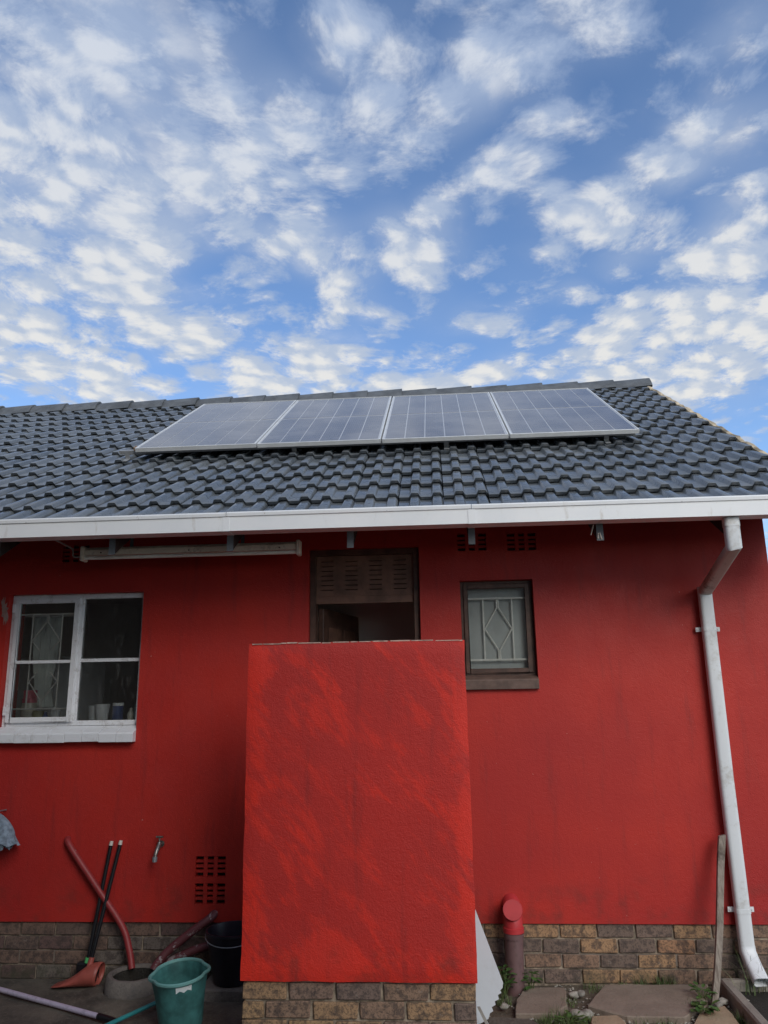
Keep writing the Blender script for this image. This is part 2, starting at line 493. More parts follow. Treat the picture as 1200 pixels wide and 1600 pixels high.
def peeling(name, paint, under, thr=0.6, sc=14):
    m, t, b = new_mat(name)
    p_ = worldc(t)
    n = t.noise(p_, sc, 5, 0.65)
    k = t.mapr(n, thr, thr + 0.03)
    c = t.mix(k, paint, under)
    c = t.mix(t.math('MULTIPLY', t.mapr(t.noise(p_, 40, 3, 0.6), 0.5, 0.7), 0.4), c, tuple(x * 0.45 for x in paint))
    t.put(b.inputs['Base Color'], c)
    b.inputs['Roughness'].default_value = 0.5
    bump(t, b, t.math('SUBTRACT', 1.0, k), 0.4, 0.003)
    return m


MAT['waste_red'] = peeling('red_painted_pipe', (0.27, 0.028, 0.030), (0.22, 0.13, 0.13), 0.62)
MAT['waste_maroon'] = peeling('maroon_peeling_pipe', (0.13, 0.035, 0.042), (0.34, 0.28, 0.29), 0.57, 19)
MAT['vent_brown'] = peeling('brown_pvc_pipe', (0.15, 0.085, 0.085), (0.5, 0.45, 0.42), 0.74, 22)
MAT['vent_red'] = simple('red_painted_fitting', (0.46, 0.035, 0.040), 0.42, var=0.12)
MAT['black_plastic'] = simple('black_plastic', (0.010, 0.010, 0.013), 0.35, var=0.2)
MAT['navy_plastic'] = simple('navy_black_plastic', (0.012, 0.012, 0.022), 0.4, var=0.2)
MAT['cream_plastic'] = simple('cream_plastic', (0.62, 0.56, 0.50), 0.5, var=0.1)
MAT['dustpan_red'] = simple('red_plastic', (0.36, 0.085, 0.065), 0.45, var=0.2)
MAT['clip_green'] = simple('green_plastic', (0.10, 0.48, 0.16), 0.45, var=0.1)
MAT['teal'] = simple('teal_plastic', (0.048, 0.160, 0.155), 0.42, var=0.38, scale=11)
MAT['teal_rim'] = simple('pale_teal_plastic', (0.13, 0.30, 0.285), 0.4, var=0.12, scale=6)
MAT['sticker'] = white_mat('torn_paper_label', (0.72, 0.77, 0.78), (0.20, 0.24, 0.25), 0.6, 0.7, 30)
MAT['lilac'] = peeling('lilac_pole_paint', (0.50, 0.44, 0.56), (0.06, 0.05, 0.06), 0.70, 13)
MAT['teal_pole'] = simple('teal_pole_coating', (0.03, 0.22, 0.23), 0.4, var=0.15)
MAT['board'] = white_mat('white_fibre_board', (0.70, 0.73, 0.78), (0.5, 0.5, 0.5), 0.2, 0.7, 7)
MAT['board_edge'] = simple('grey_board_strip', (0.40, 0.37, 0.34), 0.8, var=0.2)
MAT['brass'] = simple('tarnished_tap_metal', (0.28, 0.26, 0.24), 0.35, 0.85, 0.25, scale=40)
MAT['cloth'] = simple('grey_blue_cloth', (0.20, 0.25, 0.31), 0.95, var=0.35, scale=35, bmp=0.8, bscale=180)
MAT['lamp_body'] = white_mat('dirty_batten_enamel', (0.78, 0.72, 0.62), (0.20, 0.17, 0.14), 0.6, 0.45, 8)
MAT['lamp_tube'] = simple('unlit_fluorescent_tube', (0.88, 0.86, 0.80), 0.25, var=0.08)
MAT['wire'] = simple('grey_cable', (0.30, 0.28, 0.27), 0.6)


def wood_mat():
    m, t, b = new_mat('weathered_grey_timber')
    p_ = objc(t)
    x, y, z = t.sep(p_)
    g = t.comb(t.math('MULTIPLY', x, 60), t.math('MULTIPLY', y, 60), t.math('MULTIPLY', z, 4))
    n = t.noise(g, 1.0, 5, 0.6, 0.5)
    k = t.mapr(t.noise(p_, 9, 3, 0.5), 0.62, 0.72)
    c = t.mix(t.mapr(n, 0.3, 0.7), (0.16, 0.125, 0.10), (0.33, 0.28, 0.235))
    c = t.mix(t.math('MULTIPLY', k, 0.8), c, (0.06, 0.045, 0.035))
    t.put(b.inputs['Base Color'], c)
    b.inputs['Roughness'].default_value = 0.85
    bump(t, b, n, 0.6, 0.003)
    return m


MAT['timber'] = wood_mat()


# ------------------------------------------------------------------ mesh helpers
class MB:
    def __init__(self, org=(0, 0, 0)):
        self.v = []
        self.f = []
        self.o = Vector(org)

    def vert(self, p_):
        self.v.append(Vector(p_) - self.o)
        return len(self.v) - 1

    def face(self, pts):
        self.f.append([self.vert(p_) for p_ in pts])

    def box(self, a, b, mat=None, jit=0.0):
        x0, y0, z0 = a
        x1, y1, z1 = b
        pts = [(x0, y0, z0), (x1, y0, z0), (x1, y1, z0), (x0, y1, z0), (x0, y0, z1), (x1, y0, z1), (x1, y1, z1), (x0, y1, z1)]
        pts = [Vector(q_) for q_ in pts]
        if jit:
            pts = [q_ + Vector([random.uniform(-jit, jit) for _ in range(3)]) for q_ in pts]
        if mat is not None:
            pts = [mat @ q_ for q_ in pts]
        i = [self.vert(q_) for q_ in pts]
        for f in ((0, 3, 2, 1), (4, 5, 6, 7), (0, 1, 5, 4), (1, 2, 6, 5), (2, 3, 7, 6), (3, 0, 4, 7)):
            self.f.append([i[k] for k in f])

    def prism(self, poly, dirv):
        """poly: list of 3D points, extruded by dirv"""
        dv = Vector(dirv)
        a = [self.vert(q_) for q_ in poly]
        b = [self.vert(Vector(q_) + dv) for q_ in poly]
        n = len(poly)
        self.f.append(a[::-1])
        self.f.append(b)
        for k in range(n):
            j = (k + 1) % n
            self.f.append([a[k], a[j], b[j], b[k]])

    def sweep(self, path, rad, n=10, cap=True, up=(0, 0, 1), sec=None):
        """tube along a path; rad a number or a list; sec = list of (x,y) for a non-round section"""
        path = [Vector(q_) for q_ in path]
        m = len(path)
        rads = rad if hasattr(rad, '__len__') else [rad] * m
        rings = []
        up = Vector(up)
        for k in range(m):
            if k == 0:
                tg = path[1] - path[0]
            elif k == m - 1:
                tg = path[-1] - path[-2]
            else:
                tg = (path[k + 1] - path[k]).normalized() + (path[k] - path[k - 1]).normalized()
            tg.normalize()
            sd = tg.cross(up)
            if sd.length < 1e-3:
                sd = tg.cross(Vector((1, 0, 0)))
            sd.normalize()
            nu = sd.cross(tg).normalized()
            sc = 1.0
            if 0 < k < m - 1:
                ca = (path[k + 1] - path[k]).normalized().dot((path[k] - path[k - 1]).normalized())
                sc = 1 / max(0.5, math.sqrt((1 + ca) / 2))
            ring = []
            if sec:
                for (a, b) in sec:
                    ring.append(self.vert(path[k] + sd * a * rads[k] + nu * b * rads[k] * sc))
            else:
                for i in range(n):
                    an = 2 * math.pi * i / n
                    ring.append(self.vert(path[k] + sd * math.cos(an) * rads[k] + nu * math.sin(an) * rads[k] * sc))
            rings.append(ring)
        L = len(rings[0])
        for k in range(m - 1):
            for i in range(L):
                j = (i + 1) % L
                self.f.append([rings[k][i], rings[k][j], rings[k + 1][j], rings[k + 1][i]])
        if cap:
            self.f.append(rings[0][::-1])
            self.f.append(rings[-1])

    def lathe(self, prof, c=(0, 0, 0), n=28, mat=None, fn=None):
        """prof: list of (r, z); fn(angle, r, z) -> (r, z) may shape it"""
        c = Vector(c)
        rings = []
        for (r, z) in prof:
            ring = []
            for i in range(n):
                an = 2 * math.pi * i / n
                rr, zz = (r, z) if fn is None else fn(an, r, z)
                q_ = Vector((rr * math.cos(an), rr * math.sin(an), zz))
                if mat is not None:
                    q_ = mat @ q_
                ring.append(self.vert(q_ + c))
            rings.append(ring)
        for k in range(len(prof) - 1):
            for i in range(n):
                j = (i + 1) % n
                self.f.append([rings[k][i], rings[k][j], rings[k + 1][j], rings[k + 1][i]])

    def mesh(self, name, mat, smooth=False, bevel=0.0, fix=True):
        me = bpy.data.meshes.new(name)
        me.from_pydata([tuple(q_) for q_ in self.v], [], self.f)
        if fix or bevel:
            bm = bmesh.new()
            bm.from_mesh(me)
            bmesh.ops.remove_doubles(bm, verts=bm.verts, dist=1e-5)
            if bevel:
                es = [e for e in bm.edges if len(e.link_faces) == 2 and e.calc_face_angle(0) > 0.5]
                bmesh.ops.bevel(bm, geom=es, offset=bevel, segments=1, affect='EDGES', profile=0.5)
            bmesh.ops.recalc_face_normals(bm, faces=bm.faces)
            bm.to_mesh(me)
            bm.free()
        if smooth:
            me.polygons.foreach_set('use_smooth', [True] * len(me.polygons))
            me.set_sharp_from_angle(angle=math.radians(38))
        if mat is not None:
            me.materials.append(MAT[mat] if isinstance(mat, str) else mat)
        me.update()
        return me

    def build(self, name, mat, parent=None, smooth=False, bevel=0.0, fix=True):
        return link(name, self.mesh(name, mat, smooth, bevel, fix), parent)


def link(name, me, parent=None, loc=None):
    o = bpy.data.objects.new(name, me)
    COL.objects.link(o)
    if parent is not None:
        o.parent = parent
    if loc is not None:
        o.location = loc
    return o


def thing(name, label, cat, loc=(0, 0, 0), rot=(0, 0, 0), group=None):
    o = bpy.data.objects.new(name, None)
    o.empty_display_size = 0.1
    COL.objects.link(o)
    o.location = loc
    o.rotation_euler = rot
    return tag(o, label, cat, group)


def tag(o, label, cat, group=None, kind=None):
    if label:
        o['label'] = label
    if cat:
        o['category'] = cat
    if group:
        o['group'] = group
    if kind:
        o['kind'] = kind
    return o


def struct(o):
    o['kind'] = 'structure'
    return o


# ================================================================== SETTING
g = MB()
g.face([(-400, -400, -0.03), (400, -400, -0.03), (400, 400, -0.03), (-400, 400, -0.03)])
struct(g.build('ground', 'soil', fix=False))

# stained concrete apron on the left of the screen wall
def noisy_sheet(x0, x1, y0, y1, z, nx, ny, amp, sc):
    b = MB()
    idx = {}
    for i in range(nx + 1):
        for j in range(ny + 1):
            x = x0 + (x1 - x0) * i / nx
            y = y0 + (y1 - y0) * j / ny
            zz = z + amp * mnoise.noise(Vector((x * sc, y * sc, 3.1)))
            idx[i, j] = b.vert((x, y, zz))
    for i in range(nx):
        for j in range(ny):
            b.f.append([idx[i, j], idx[i + 1, j], idx[i + 1, j + 1], idx[i, j + 1]])
    return b


struct(noisy_sheet(-6, 0.06, -3.2, 0.02, 0.0, 90, 48, 0.008, 2.4).build('concrete_apron', 'slab_dark', smooth=True, fix=False))
struct(noisy_sheet(0.06, 3.2, -3.2, 0.02, -0.012, 60, 60, 0.012, 5.0).build('earth_path', 'soil', smooth=True, fix=False))

# ================================================================== HOUSE
HX0, HX1, HY1 = -7.0, 2.245, 6.1
ZP = 0.34                      # top of the brick plinth
house = thing('house', 'red plastered bungalow with dark grey tiled roof and low brick plinth', 'house', (0, 0, 0))

WALL_T = 0.23
HOLES = {  # x0, x1, z0, z1
    'kitchen': (-3.09, -2.095, 1.515, 2.495),
    'door': (-0.905, -0.125, 0.17, 2.765),
    'bath': (0.155, 0.655, 1.81, 2.512),
}
VENTS_HI = [(-2.72, 2.722), (0.149, 2.722), (0.495, 2.714)]
VENTS_LO = [(-1.642, 0.612), (-1.640, 0.448)]
VW, VH = 0.20, 0.124
for k, (vx, vz) in enumerate(VENTS_HI + VENTS_LO):
    HOLES['vent%d' % k] = (vx, vx + VW, vz, vz + VH)


def wall_with_holes(x0, x1, z0, z1, y0, y1, holes, depth):
    b = MB()
    hs = list(holes.values())
    xs = sorted({x0, x1} | {h[0] for h in hs if x0 < h[0] < x1} | {h[1] for h in hs if x0 < h[1] < x1})
    zs = sorted({z0, z1} | {h[2] for h in hs if z0 < h[2] < z1} | {h[3] for h in hs if z0 < h[3] < z1})
    for i in range(len(xs) - 1):
        for j in range(len(zs) - 1):
            cx, cz = (xs[i] + xs[i + 1]) / 2, (zs[j] + zs[j + 1]) / 2
            if any(h[0] < cx < h[1] and h[2] < cz < h[3] for h in hs):
                continue
            a, c, e, f = xs[i], xs[i + 1], zs[j], zs[j + 1]
            b.face([(a, y0, e), (c, y0, e), (c, y0, f), (a, y0, f)])
            b.face([(a, y1, e), (a, y1, f), (c, y1, f), (c, y1, e)])
    for (a, c, e, f) in hs:
        e2 = max(e, z0)
        b.face([(a, y0, e2), (a, y0, f), (a, y1, f), (a, y1, e2)])
        b.face([(c, y0, e2), (c, y1, e2), (c, y1, f), (c, y0, f)])
        b.face([(a, y0, f), (c, y0, f), (c, y1, f), (a, y1, f)])
        if e > z0:
            b.face([(a, y0, e), (a, y1, e), (c, y1, e), (c, y0, e)])
    # outer rim
    b.face([(x0, y0, z0), (x0, y0, z1), (x0, y1, z1), (x0, y1, z0)])
    b.face([(x1, y0, z0), (x1, y1, z0), (x1, y1, z1), (x1, y0, z1)])
    b.face([(x0, y0, z1), (x1, y0, z1), (x1, y1, z1), (x0, y1, z1)])
    segs = [(x0, HOLES['door'][0]), (HOLES['door'][1], x1)]
    for (a, c) in segs:
        b.face([(a, y0, z0), (a, y1, z0), (c, y1, z0), (c, y0, z0)])
    return b


wl = wall_with_holes(HX0, HX1, ZP, 3.10, 0.0, WALL_T, HOLES, WALL_T)
front_wall = wl.build('wall', 'red_wall', house)
front_wall['label'] = 'red painted plaster front wall'

# gable end and the other outer walls
PHI = 0.549
CP, SP = math.cos(PHI), math.sin(PHI)
Y2, Z2 = -0.3893, 3.0287          # front edge of the second tile row
GA = 0.3109                       # tile gauge
SR = 4.02                         # slope distance of the ridge


def rp(x, s, n=0.0):
    """point on the front roof slope: x along the eave, s up the slope, n above the tiles"""
    return Vector((x, Y2 + s * CP - n * SP, Z2 + s * SP + n * CP))


YR, ZR = rp(0, SR).y, rp(0, SR).z
HY1 = 2 * YR                       # back wall lies symmetric to the ridge
gb = MB()
zt = 3.10
gpoly = [(HX1 - WALL_T, WALL_T, ZP), (HX1 - WALL_T, HY1 - WALL_T, ZP), (HX1 - WALL_T, HY1 - WALL_T, zt), (HX1 - WALL_T, YR, ZR - 0.16), (HX1 - WALL_T, WALL_T, zt)]
gb.prism(gpoly, (WALL_T, 0, 0))
gb.build('gable_wall', 'red_wall', house)
bk = MB()
bk.box((HX0, HY1 - WALL_T + 0.002, ZP), (HX1, HY1, zt))
bk.box((HX0, WALL_T + 0.002, ZP), (HX0 + WALL_T, HY1 - WALL_T, zt))
bk.build('rear_wall', 'red_wall', house)

# inside of the rooms seen through the openings
inn = MB()
for (a, b_) in (((-3.9, 3.0, 0.17), (1.5, 3.06, 2.78)), ((-3.96, WALL_T + .002, 0.17), (-3.9, 3.0, 2.78)), ((-1.25, WALL_T + .002, 0.17), (-1.19, 3.0, 2.78)),
                ((0.02, WALL_T + .002, 0.17), (0.08, 3.0, 2.78)), ((1.44, WALL_T + .002, 0.17), (1.5, 3.0, 2.78)), ((-1.189, 0.98, 0.17), (0.019, 1.04, 2.78))):
    inn.box(a, b_)
inn.build('inner_wall', 'interior', house)
ce = MB()
ce.box((-3.96, WALL_T + .002, 2.785), (1.5, 3.06, 2.80))
ce.build('ceiling', 'interior', house)
fl = MB()
fl.box((-3.96, 0.02, 0.10), (1.5, 3.06, 0.165))
fl.build('floor', 'floor_in', house)

# ---------------- plinth of face bricks
BL, BH, BP = 0.222, 0.073, 0.085


def brick_mesh(name, L, H, D, mat, seed):
    rnd = random.Random(seed)
    b = MB()
    j = 0.0032
    b.box((0, 0, 0), (L, D, H))
    b.v = [q_ + Vector((rnd.uniform(-j, j), rnd.uniform(-j, j), rnd.uniform(-j, j))) for q_ in b.v]
    return b.mesh(name, mat, bevel=0.004)


plinth = MB()
plinth.box((HX0, 0.026, -0.10), (HX1 - 0.03, 0.24, ZP - 0.002))
plinth.box((HX1 - 0.25, 0.241, -0.10), (HX1 - 0.03, HY1 - 0.03, ZP - 0.002))
plinth = plinth.build('plinth', 'mortar', house)
plinth['label'] = 'low plinth of mottled brown and tan face bricks'
BM = {}
for key in ('brick_r', 'brick_l', 'brick_s'):
    BM[key] = [brick_mesh('brick', BL, BH, 0.10, key, i) for i in range(4)]
    BM[key + '_h'] = [brick_mesh('half_brick', 0.106, BH, 0.10, key, 40 + i) for i in range(2)]
phase = [0.695, 0.819, 0.932, 0.582]
for cth in range(4):
    z = ZP - 0.002 - BP * (cth + 1) + 0.006
    k0 = int((HX0 - phase[cth]) / 0.2325) + 1
    k = k0 + 12
    while True:
        x = phase[cth] + k * 0.2325
        k += 1
        if x + BL > HX1:
            break
        if x < -4.1:
            continue
        key = 'brick_l' if x < -0.95 else 'brick_r'
        o = link('brick', random.choice(BM[key]), plinth, (x + random.uniform(-.003, .003), 0.012 + random.uniform(-.003, .003), z + random.uniform(-.002, .002)))
        o.rotation_euler = (random.uniform(-.01, .01), random.uniform(-.012, .012), random.uniform(-.012, .012))
    if HX1 - x > 0.12:
        link('brick', random.choice(BM['brick_r_h']), plinth, (HX1 - 0.118, 0.012, z))

# ---------------- roof
roof = MB()
XV = 2.424                       # verge
XL = -7.2
for sgn in (0, 1):
    pts = [rp(XL, -0.34, -0.060), rp(XV - 0.01, -0.34, -0.060), rp(XV - 0.01, SR, -0.060), rp(XL, SR, -0.060)]
    if sgn:
        pts = [Vector((q_.x, 2 * YR - q_.y, q_.z)) for q_ in pts][::-1]
    nrm = Vector((0, (1 if sgn else -1) * SP, CP))
    roof.prism(pts, -nrm * 0.02)
roof = roof.build('roof', 'deck', house)
roof['label'] = 'pitched roof of dark slate grey interlocking tiles'

TW = 0.2955
TL = 0.40
TH = 0.028


def tile_profile():
    P = TW / 2
    half = [(0, 0), (.43, 0), (.455, .10), (.525, .90), (.55, 1), (.84, 1), (.865, .90), (.945, .10), (1.0, 0)]
    pts = [(x * P, h * TH) for x, h in half]
    pts += [(P + x * P, h * TH) for x, h in half[1:-2]]
    pts += [(P + .955 * P, .22 * TH)]
    return pts


def tile_mesh(seed):
    rnd = random.Random(seed)
    b = MB()
    prof = tile_profile()
    n = len(prof)
    drop = 0.033 / GA
    th = 0.028
    rows = []
    for (vv_, off) in ((0.0, -0.004), (0.006, 0.0), (TL, 0.0)):
        top = [b.vert((x, vv_, h + off - drop * vv_)) for x, h in prof]
        rows.append(top)
    lowf = [b.vert((x, 0.013, h - th - rnd.uniform(0, .0015))) for x, h in prof]
    lowb = [b.vert((x, TL, h - th - drop * TL)) for x, h in prof]
    for i in range(n - 1):
        b.f.append([rows[0][i], rows[0][i + 1], rows[1][i + 1], rows[1][i]])
        b.f.append([rows[1][i], rows[1][i + 1], rows[2][i + 1], rows[2][i]])
        b.f.append([lowf[i], lowf[i + 1], rows[0][i + 1], rows[0][i]])
        b.f.append([lowb[i + 1], lowb[i], rows[2][i], rows[2][i + 1]])
        b.f.append([lowf[i + 1], lowf[i], lowb[i], lowb[i + 1]])
    for i in (0, n - 1):
        b.f.append([lowf[i], rows[0][i], rows[1][i], rows[2][i], lowb[i]])
    return b.mesh('roof_tile', 'tile', smooth=True)


TM = [tile_mesh(i) for i in range(4)]
RX = Matrix.Rotation(PHI, 3, 'X')
XJ0 = 0.0605                      # a joint between tiles
PAN_X0, PAN_W, PAN_S0, PAN_L, PAN_N = -2.49, 1.0385, 1.25, 2.09, 0.118


def in_view(pt):
    dd = pt - CAM_POS
    z = dd.dot(FWD)
    xx = 600 + 1191.9 * dd.dot(RGT) / z
    yy = 800 - 1191.9 * dd.dot(UPV) / z
    return -30 < xx < 1230 and 560 < yy < 840


ncol0 = int((XL - XJ0) / TW)
ncol1 = 8
rest = MB()
rest_list = []
tcount = 0
for row in range(14):
    s = (row - 1) * GA
    for c_ in range(ncol0, ncol1):
        x = XJ0 + c_ * TW
        vis = in_view(rp(x + TW, s + .1)) or in_view(rp(x, s + .1))
        under = (x > PAN_X0 + 0.35 and x + TW < PAN_X0 + 4 * PAN_W - 0.35 and s > PAN_S0 + 0.15 and s < PAN_S0 + PAN_L - 0.05)
        if row == 13 and x > PAN_X0 + 0.6 and x < PAN_X0 + 3.4:
            under = True
        if vis and not under and tcount < 300:
            tcount += 1
            o = link('roof_tile', random.choice(TM), roof)
            o.location = rp(x + random.uniform(-.0015, .0015), s + random.uniform(-.004, .004), random.uniform(0, .003))
            o.rotation_euler = (PHI + random.uniform(-.010, .006), random.uniform(-.007, .007), random.uniform(-.010, .010))
        else:
            rest_list.append((x, s))
# tiles hidden under the panels or running on past the frame, joined
me0 = TM[0]
for (x, s) in rest_list:
    base = len(rest.v)
    loc = rp(x, s)
    for q_ in me0.vertices:
        rest.v.append(RX @ q_.co + loc)
    for f in me0.polygons:
        rest.f.append([base + i for i in f.vertices])
ro = rest.build('roof_tiles', 'tile', roof, smooth=True, fix=False)
ro['kind'] = 'stuff'
# rear slope: plain tiled sheet
rs = MB()
prof = tile_profile()
for c_ in range(ncol0, ncol1):
    x = XJ0 + c_ * TW
    for i in range(len(prof) - 1):
        a0, a1 = prof[i], prof[i + 1]
        q0 = [rp(x + a0[0], -0.33, a0[1] - .02), rp(x + a1[0], -0.33, a1[1] - .02), rp(x + a1[0], SR, a1[1] - .02), rp(x + a0[0], SR, a0[1] - .02)]
        rs.face([Vector((q_.x, 2 * YR - q_.y, q_.z)) for q_ in q0][::-1])
rs.build('rear_slope', 'tile', roof, fix=False)

# ridge caps
CL, CE = 0.445, 0.402
cp = [(-.150, -.085), (-.118, -.030), (-.070, .028), (-.030, .052), (0, .058), (.030, .052), (.070, .028), (.118, -.030), (.150, -.085)]
rc = MB()
ra = [rc.vert((0, y * .93, z - .008)) for y, z in cp]
rb = [rc.vert((CL, y * 1.02, z + .014)) for y, z in cp]
rcu = [rc.vert((0, y * .93 * .9, z - .026)) for y, z in cp]
rd = [rc.vert((CL, y * 1.02 * .9, z - .004)) for y, z in cp]
for i in range(len(cp) - 1):
    rc.f.append([ra[i], ra[i + 1], rb[i + 1], rb[i]])
    rc.f.append([rb[i], rb[i + 1], rd[i + 1], rd[i]])
    rc.f.append([ra[i + 1], ra[i], rcu[i], rcu[i + 1]])
    rc.f.append([rcu[i + 1], rcu[i], rd[i], rd[i + 1]])
rcm = rc.mesh('ridge_cap', 'ridge', smooth=True)
x = XV + 0.05 - CL
k = 0
while x > XL:
    o = link('ridge_cap', rcm, roof, (x, YR + random.uniform(-.004, .004), ZR + 0.012 + random.uniform(-.004, .004)))
    o.rotation_euler = (0, random.uniform(-.006, .006), random.uniform(-.006, .006))
    x -= CE
    k += 1
# mortar bedding under the caps
bd = MB()
for sg in (-1, 1):
    pts = [(XL, YR + sg * .145, ZR - .115), (XV, YR + sg * .145, ZR - .115), (XV, YR + sg * .06, ZR + .0), (XL, YR + sg * .06, ZR + .0)]
    bd.prism(pts, (0, 0, -.03))
bd.build('ridge_bedding', 'ridge', roof)

# rough mortar along the verge
vm = MB()
ns = 64
prev = None
rnd = random.Random(5)
for i in range(ns + 1):
    s = -0.33 + (SR + 0.30) * i / ns
    tilt = 0.5 * (1 - ((s / GA) % 1.0))
    h = 0.012 + 0.022 * tilt + rnd.uniform(-.006, .008)
    wd = 0.034 + rnd.uniform(-.007, .007)
    ring = [rp(XV - .012, s, -.06), rp(XV - .012, s, h * .7), rp(XV + .006, s, h + rnd.uniform(-.004, .004)), rp(XV + wd * .7, s, h * .8), rp(XV + wd, s, -.005), rp(XV + wd, s, -.06)]
    ring = [vm.vert(q_) for q_ in ring]
    if prev:
        for a in range(6):
            b_ = (a + 1) % 6
            vm.f.append([prev[a], prev[b_], ring[b_], ring[a]])
    prev = ring
vm.build('verge_mortar', 'verge', roof)
# barge board below the verge
bb = MB()
bb.prism([rp(XV - .03, -.33, -.082), rp(XV - .03, SR, -.082), rp(XV - .03, SR, -.23), rp(XV - .03, -.33, -.23)], (.022, 0, 0))
bb.build('barge_board', 'dark_timber', roof)

# rafter feet under the eave
for rx in (-3.62, -2.85, -2.081, -1.309, -0.539, 0.222, 1.009, 1.78):
    rf = MB()
    a = rp(rx - .019, 3.0, -.082)
    ye, = (-0.605,)
    # bottom edge is cut plumb at the eave
    pts = []
    for (yy, n_) in ((ye, -.082), (0.25, -.082), (0.25, -.205), (ye, -.205)):
        s_ = (yy - Y2 + n_ * SP) / CP
        pts.append(rp(rx - .019, s_, n_))
    rf.prism(pts, (.038, 0, 0))
    r_ = rf.build('rafter', 'dark_timber', roof)
    lit_end = MB()
    zb = pts[3].z
    lit_end.box((rx - .021, ye - .004, zb - .004), (rx + .021, ye - .001, zb + .11))  # grey cover standing in for light on the rafter's cut end
    lit_end.build('rafter_plate', 'plate', roof)

# ================================================================== GUTTER
gutter = thing('gutter', 'white painted box gutter with rust specks running along the eave', 'gutter', (0, -0.68, 2.756))
GY, GZ0, GZ1 = -0.735, 2.756, 2.876


def gutter_section(x0, x1, dz0=0.0):
    b = MB(gutter.location)
    prof = [(-.615, GZ1 - .012), (-.615, GZ0), (GY, GZ0), (GY, GZ1 - .030), (GY - .007, GZ1 - .027), (GY - .009, GZ1 - .008), (GY - .005, GZ1), (GY + .006, GZ1), (GY + .008, GZ1 - .012),
            (GY + .003, GZ1 - .020), (GY + .003, GZ0 + .003), (-.618, GZ0 + .003), (-.618, GZ1 - .012)]
    b.prism([(x0, y, z + dz0) for y, z in prof], (x1 - x0, 0, 0))
    return b.build('gutter_section', 'gutter', gutter)


gutter_section(-7.0, -1.305)
gutter_section(-1.301, 0.2195, 0.001)
gutter_section(0.2235, 2.47)
for jx in (-1.303, 0.2215):
    b = MB(gutter.location)
    b.box((jx - .022, GY - .0035, GZ0 - .004), (jx + .022, GY - .0008, GZ1 - .031))
    b.box((jx - .022, GY - .0035, GZ0 - .004), (jx + .022, -.62, GZ0 - .001))
    b.build('joint_strap', 'gutter', gutter)
b = MB(gutter.location)
b.box((2.468, GY + .004, GZ0 + .004), (2.472, -.618, GZ1 - .02))
b.build('end_cap', 'gutter', gutter)

# ================================================================== DOWNPIPE
DX = 1.785
dpipe = thing('downpipe', 'white downpipe with grimy offset bend, fixed down the red wall', 'downpipe', (DX, -0.06, 0.0))


def rsec(wd, dp, r, n=4):
    pts = []
    for (sx, sy, a0) in ((1, 1, 0), (-1, 1, 90), (-1, -1, 180), (1, -1, 270)):
        for i in range(n + 1):
            a = math.radians(a0 + 90 * i / n)
            pts.append((sx * (wd - r) + r * math.cos(a), sy * (dp - r) + r * math.sin(a)))
    return pts


sec = rsec(.044, .032, .022)
b = MB(dpipe.location)
b.sweep([(DX - .012, -.675, 2.752), (DX - .012, -.675, 2.575), (DX - .010, -.672, 2.566)], 1.0, sec=sec, up=(0, 1, 0))
b.build('outlet', 'pipe_white', dpipe, smooth=True)
b = MB(dpipe.location)
b.sweep([(DX - .012, -.675, 2.700), (DX - .012, -.675, 2.752)], 1.06, sec=sec, up=(0, 1, 0))
b.build('collar', 'pipe_white', dpipe, smooth=True)
b = MB(dpipe.location)
b.sweep([(DX - .011, -.685, 2.585), (DX, -.052, 2.385)], .95, sec=sec, up=(0, 0, 1))
b.build('offset_bend', 'pipe_dirty', dpipe, smooth=True)
b = MB(dpipe.location)
b.sweep([(DX, -.052, 2.42), (DX + .002, -.052, 1.2), (DX + .012, -.052, .19)], 1.0, sec=sec, up=(0, 1, 0), cap=False)
b.build('pipe', 'pipe_white', dpipe, smooth=True)
b = MB(dpipe.location)
b.sweep([(DX + .012, -.052, .24), (DX + .013, -.056, .205), (DX + .017, -.115, .145), (DX + .020, -.205, .088)], 1.03, sec=sec, up=(0, 1, 0), cap=False)
b.sweep([(DX + .020, -.2055, .0877), (DX + .0185, -.15, .122)], .93, sec=sec, up=(0, 1, 0), cap=False)
b.sweep([(DX + .020, -.205, .088), (DX + .020, -.2056, .0876)], .98, sec=sec, up=(0, 1, 0), cap=False)
b.build('shoe', 'pipe_white', dpipe, smooth=True)
for bz in (2.139, 0.433):
    bx_ = DX + (.001 if bz > 1 else .010)
    b = MB(dpipe.location)
    b.sweep([(bx_, -.052, bz - .013), (bx_, -.052, bz + .013)], 1.07, sec=sec, up=(0, 1, 0))
    for sx in (-1, 1):
        b.box((bx_ + sx * .044, -.030, bz - .014), (bx_ + sx * .078, -.022, bz + .014))
        b.sweep([(bx_ + sx * .066, -.030, bz), (bx_ + sx * .066, -.036, bz)], .006, 8)
        b.sweep([(bx_ + sx * .066, -.022, bz), (bx_ + sx * .066, 0.002, bz)], .005, 6)
    b.build('bracket', 'pipe_white', dpipe)

# ================================================================== KITCHEN WINDOW
kx0, kx1, kz0, kz1 = HOLES['kitchen']
kz0 = 1.57
kw = MB()
YF = 0.055
fw = 0.030


def rect_frame(b, x0, x1, z0, z1, y0, y1, wd, wz=None):
    wz = wz or wd
    b.box((x0, y0, z0), (x0 + wd, y1, z1))
    b.box((x1 - wd, y0, z0), (x1, y1, z1))
    b.box((x0 + wd, y0, z1 - wz), (x1 - wd, y1, z1))
    b.box((x0 + wd, y0, z0), (x1 - wd, y1, z0 + wz))


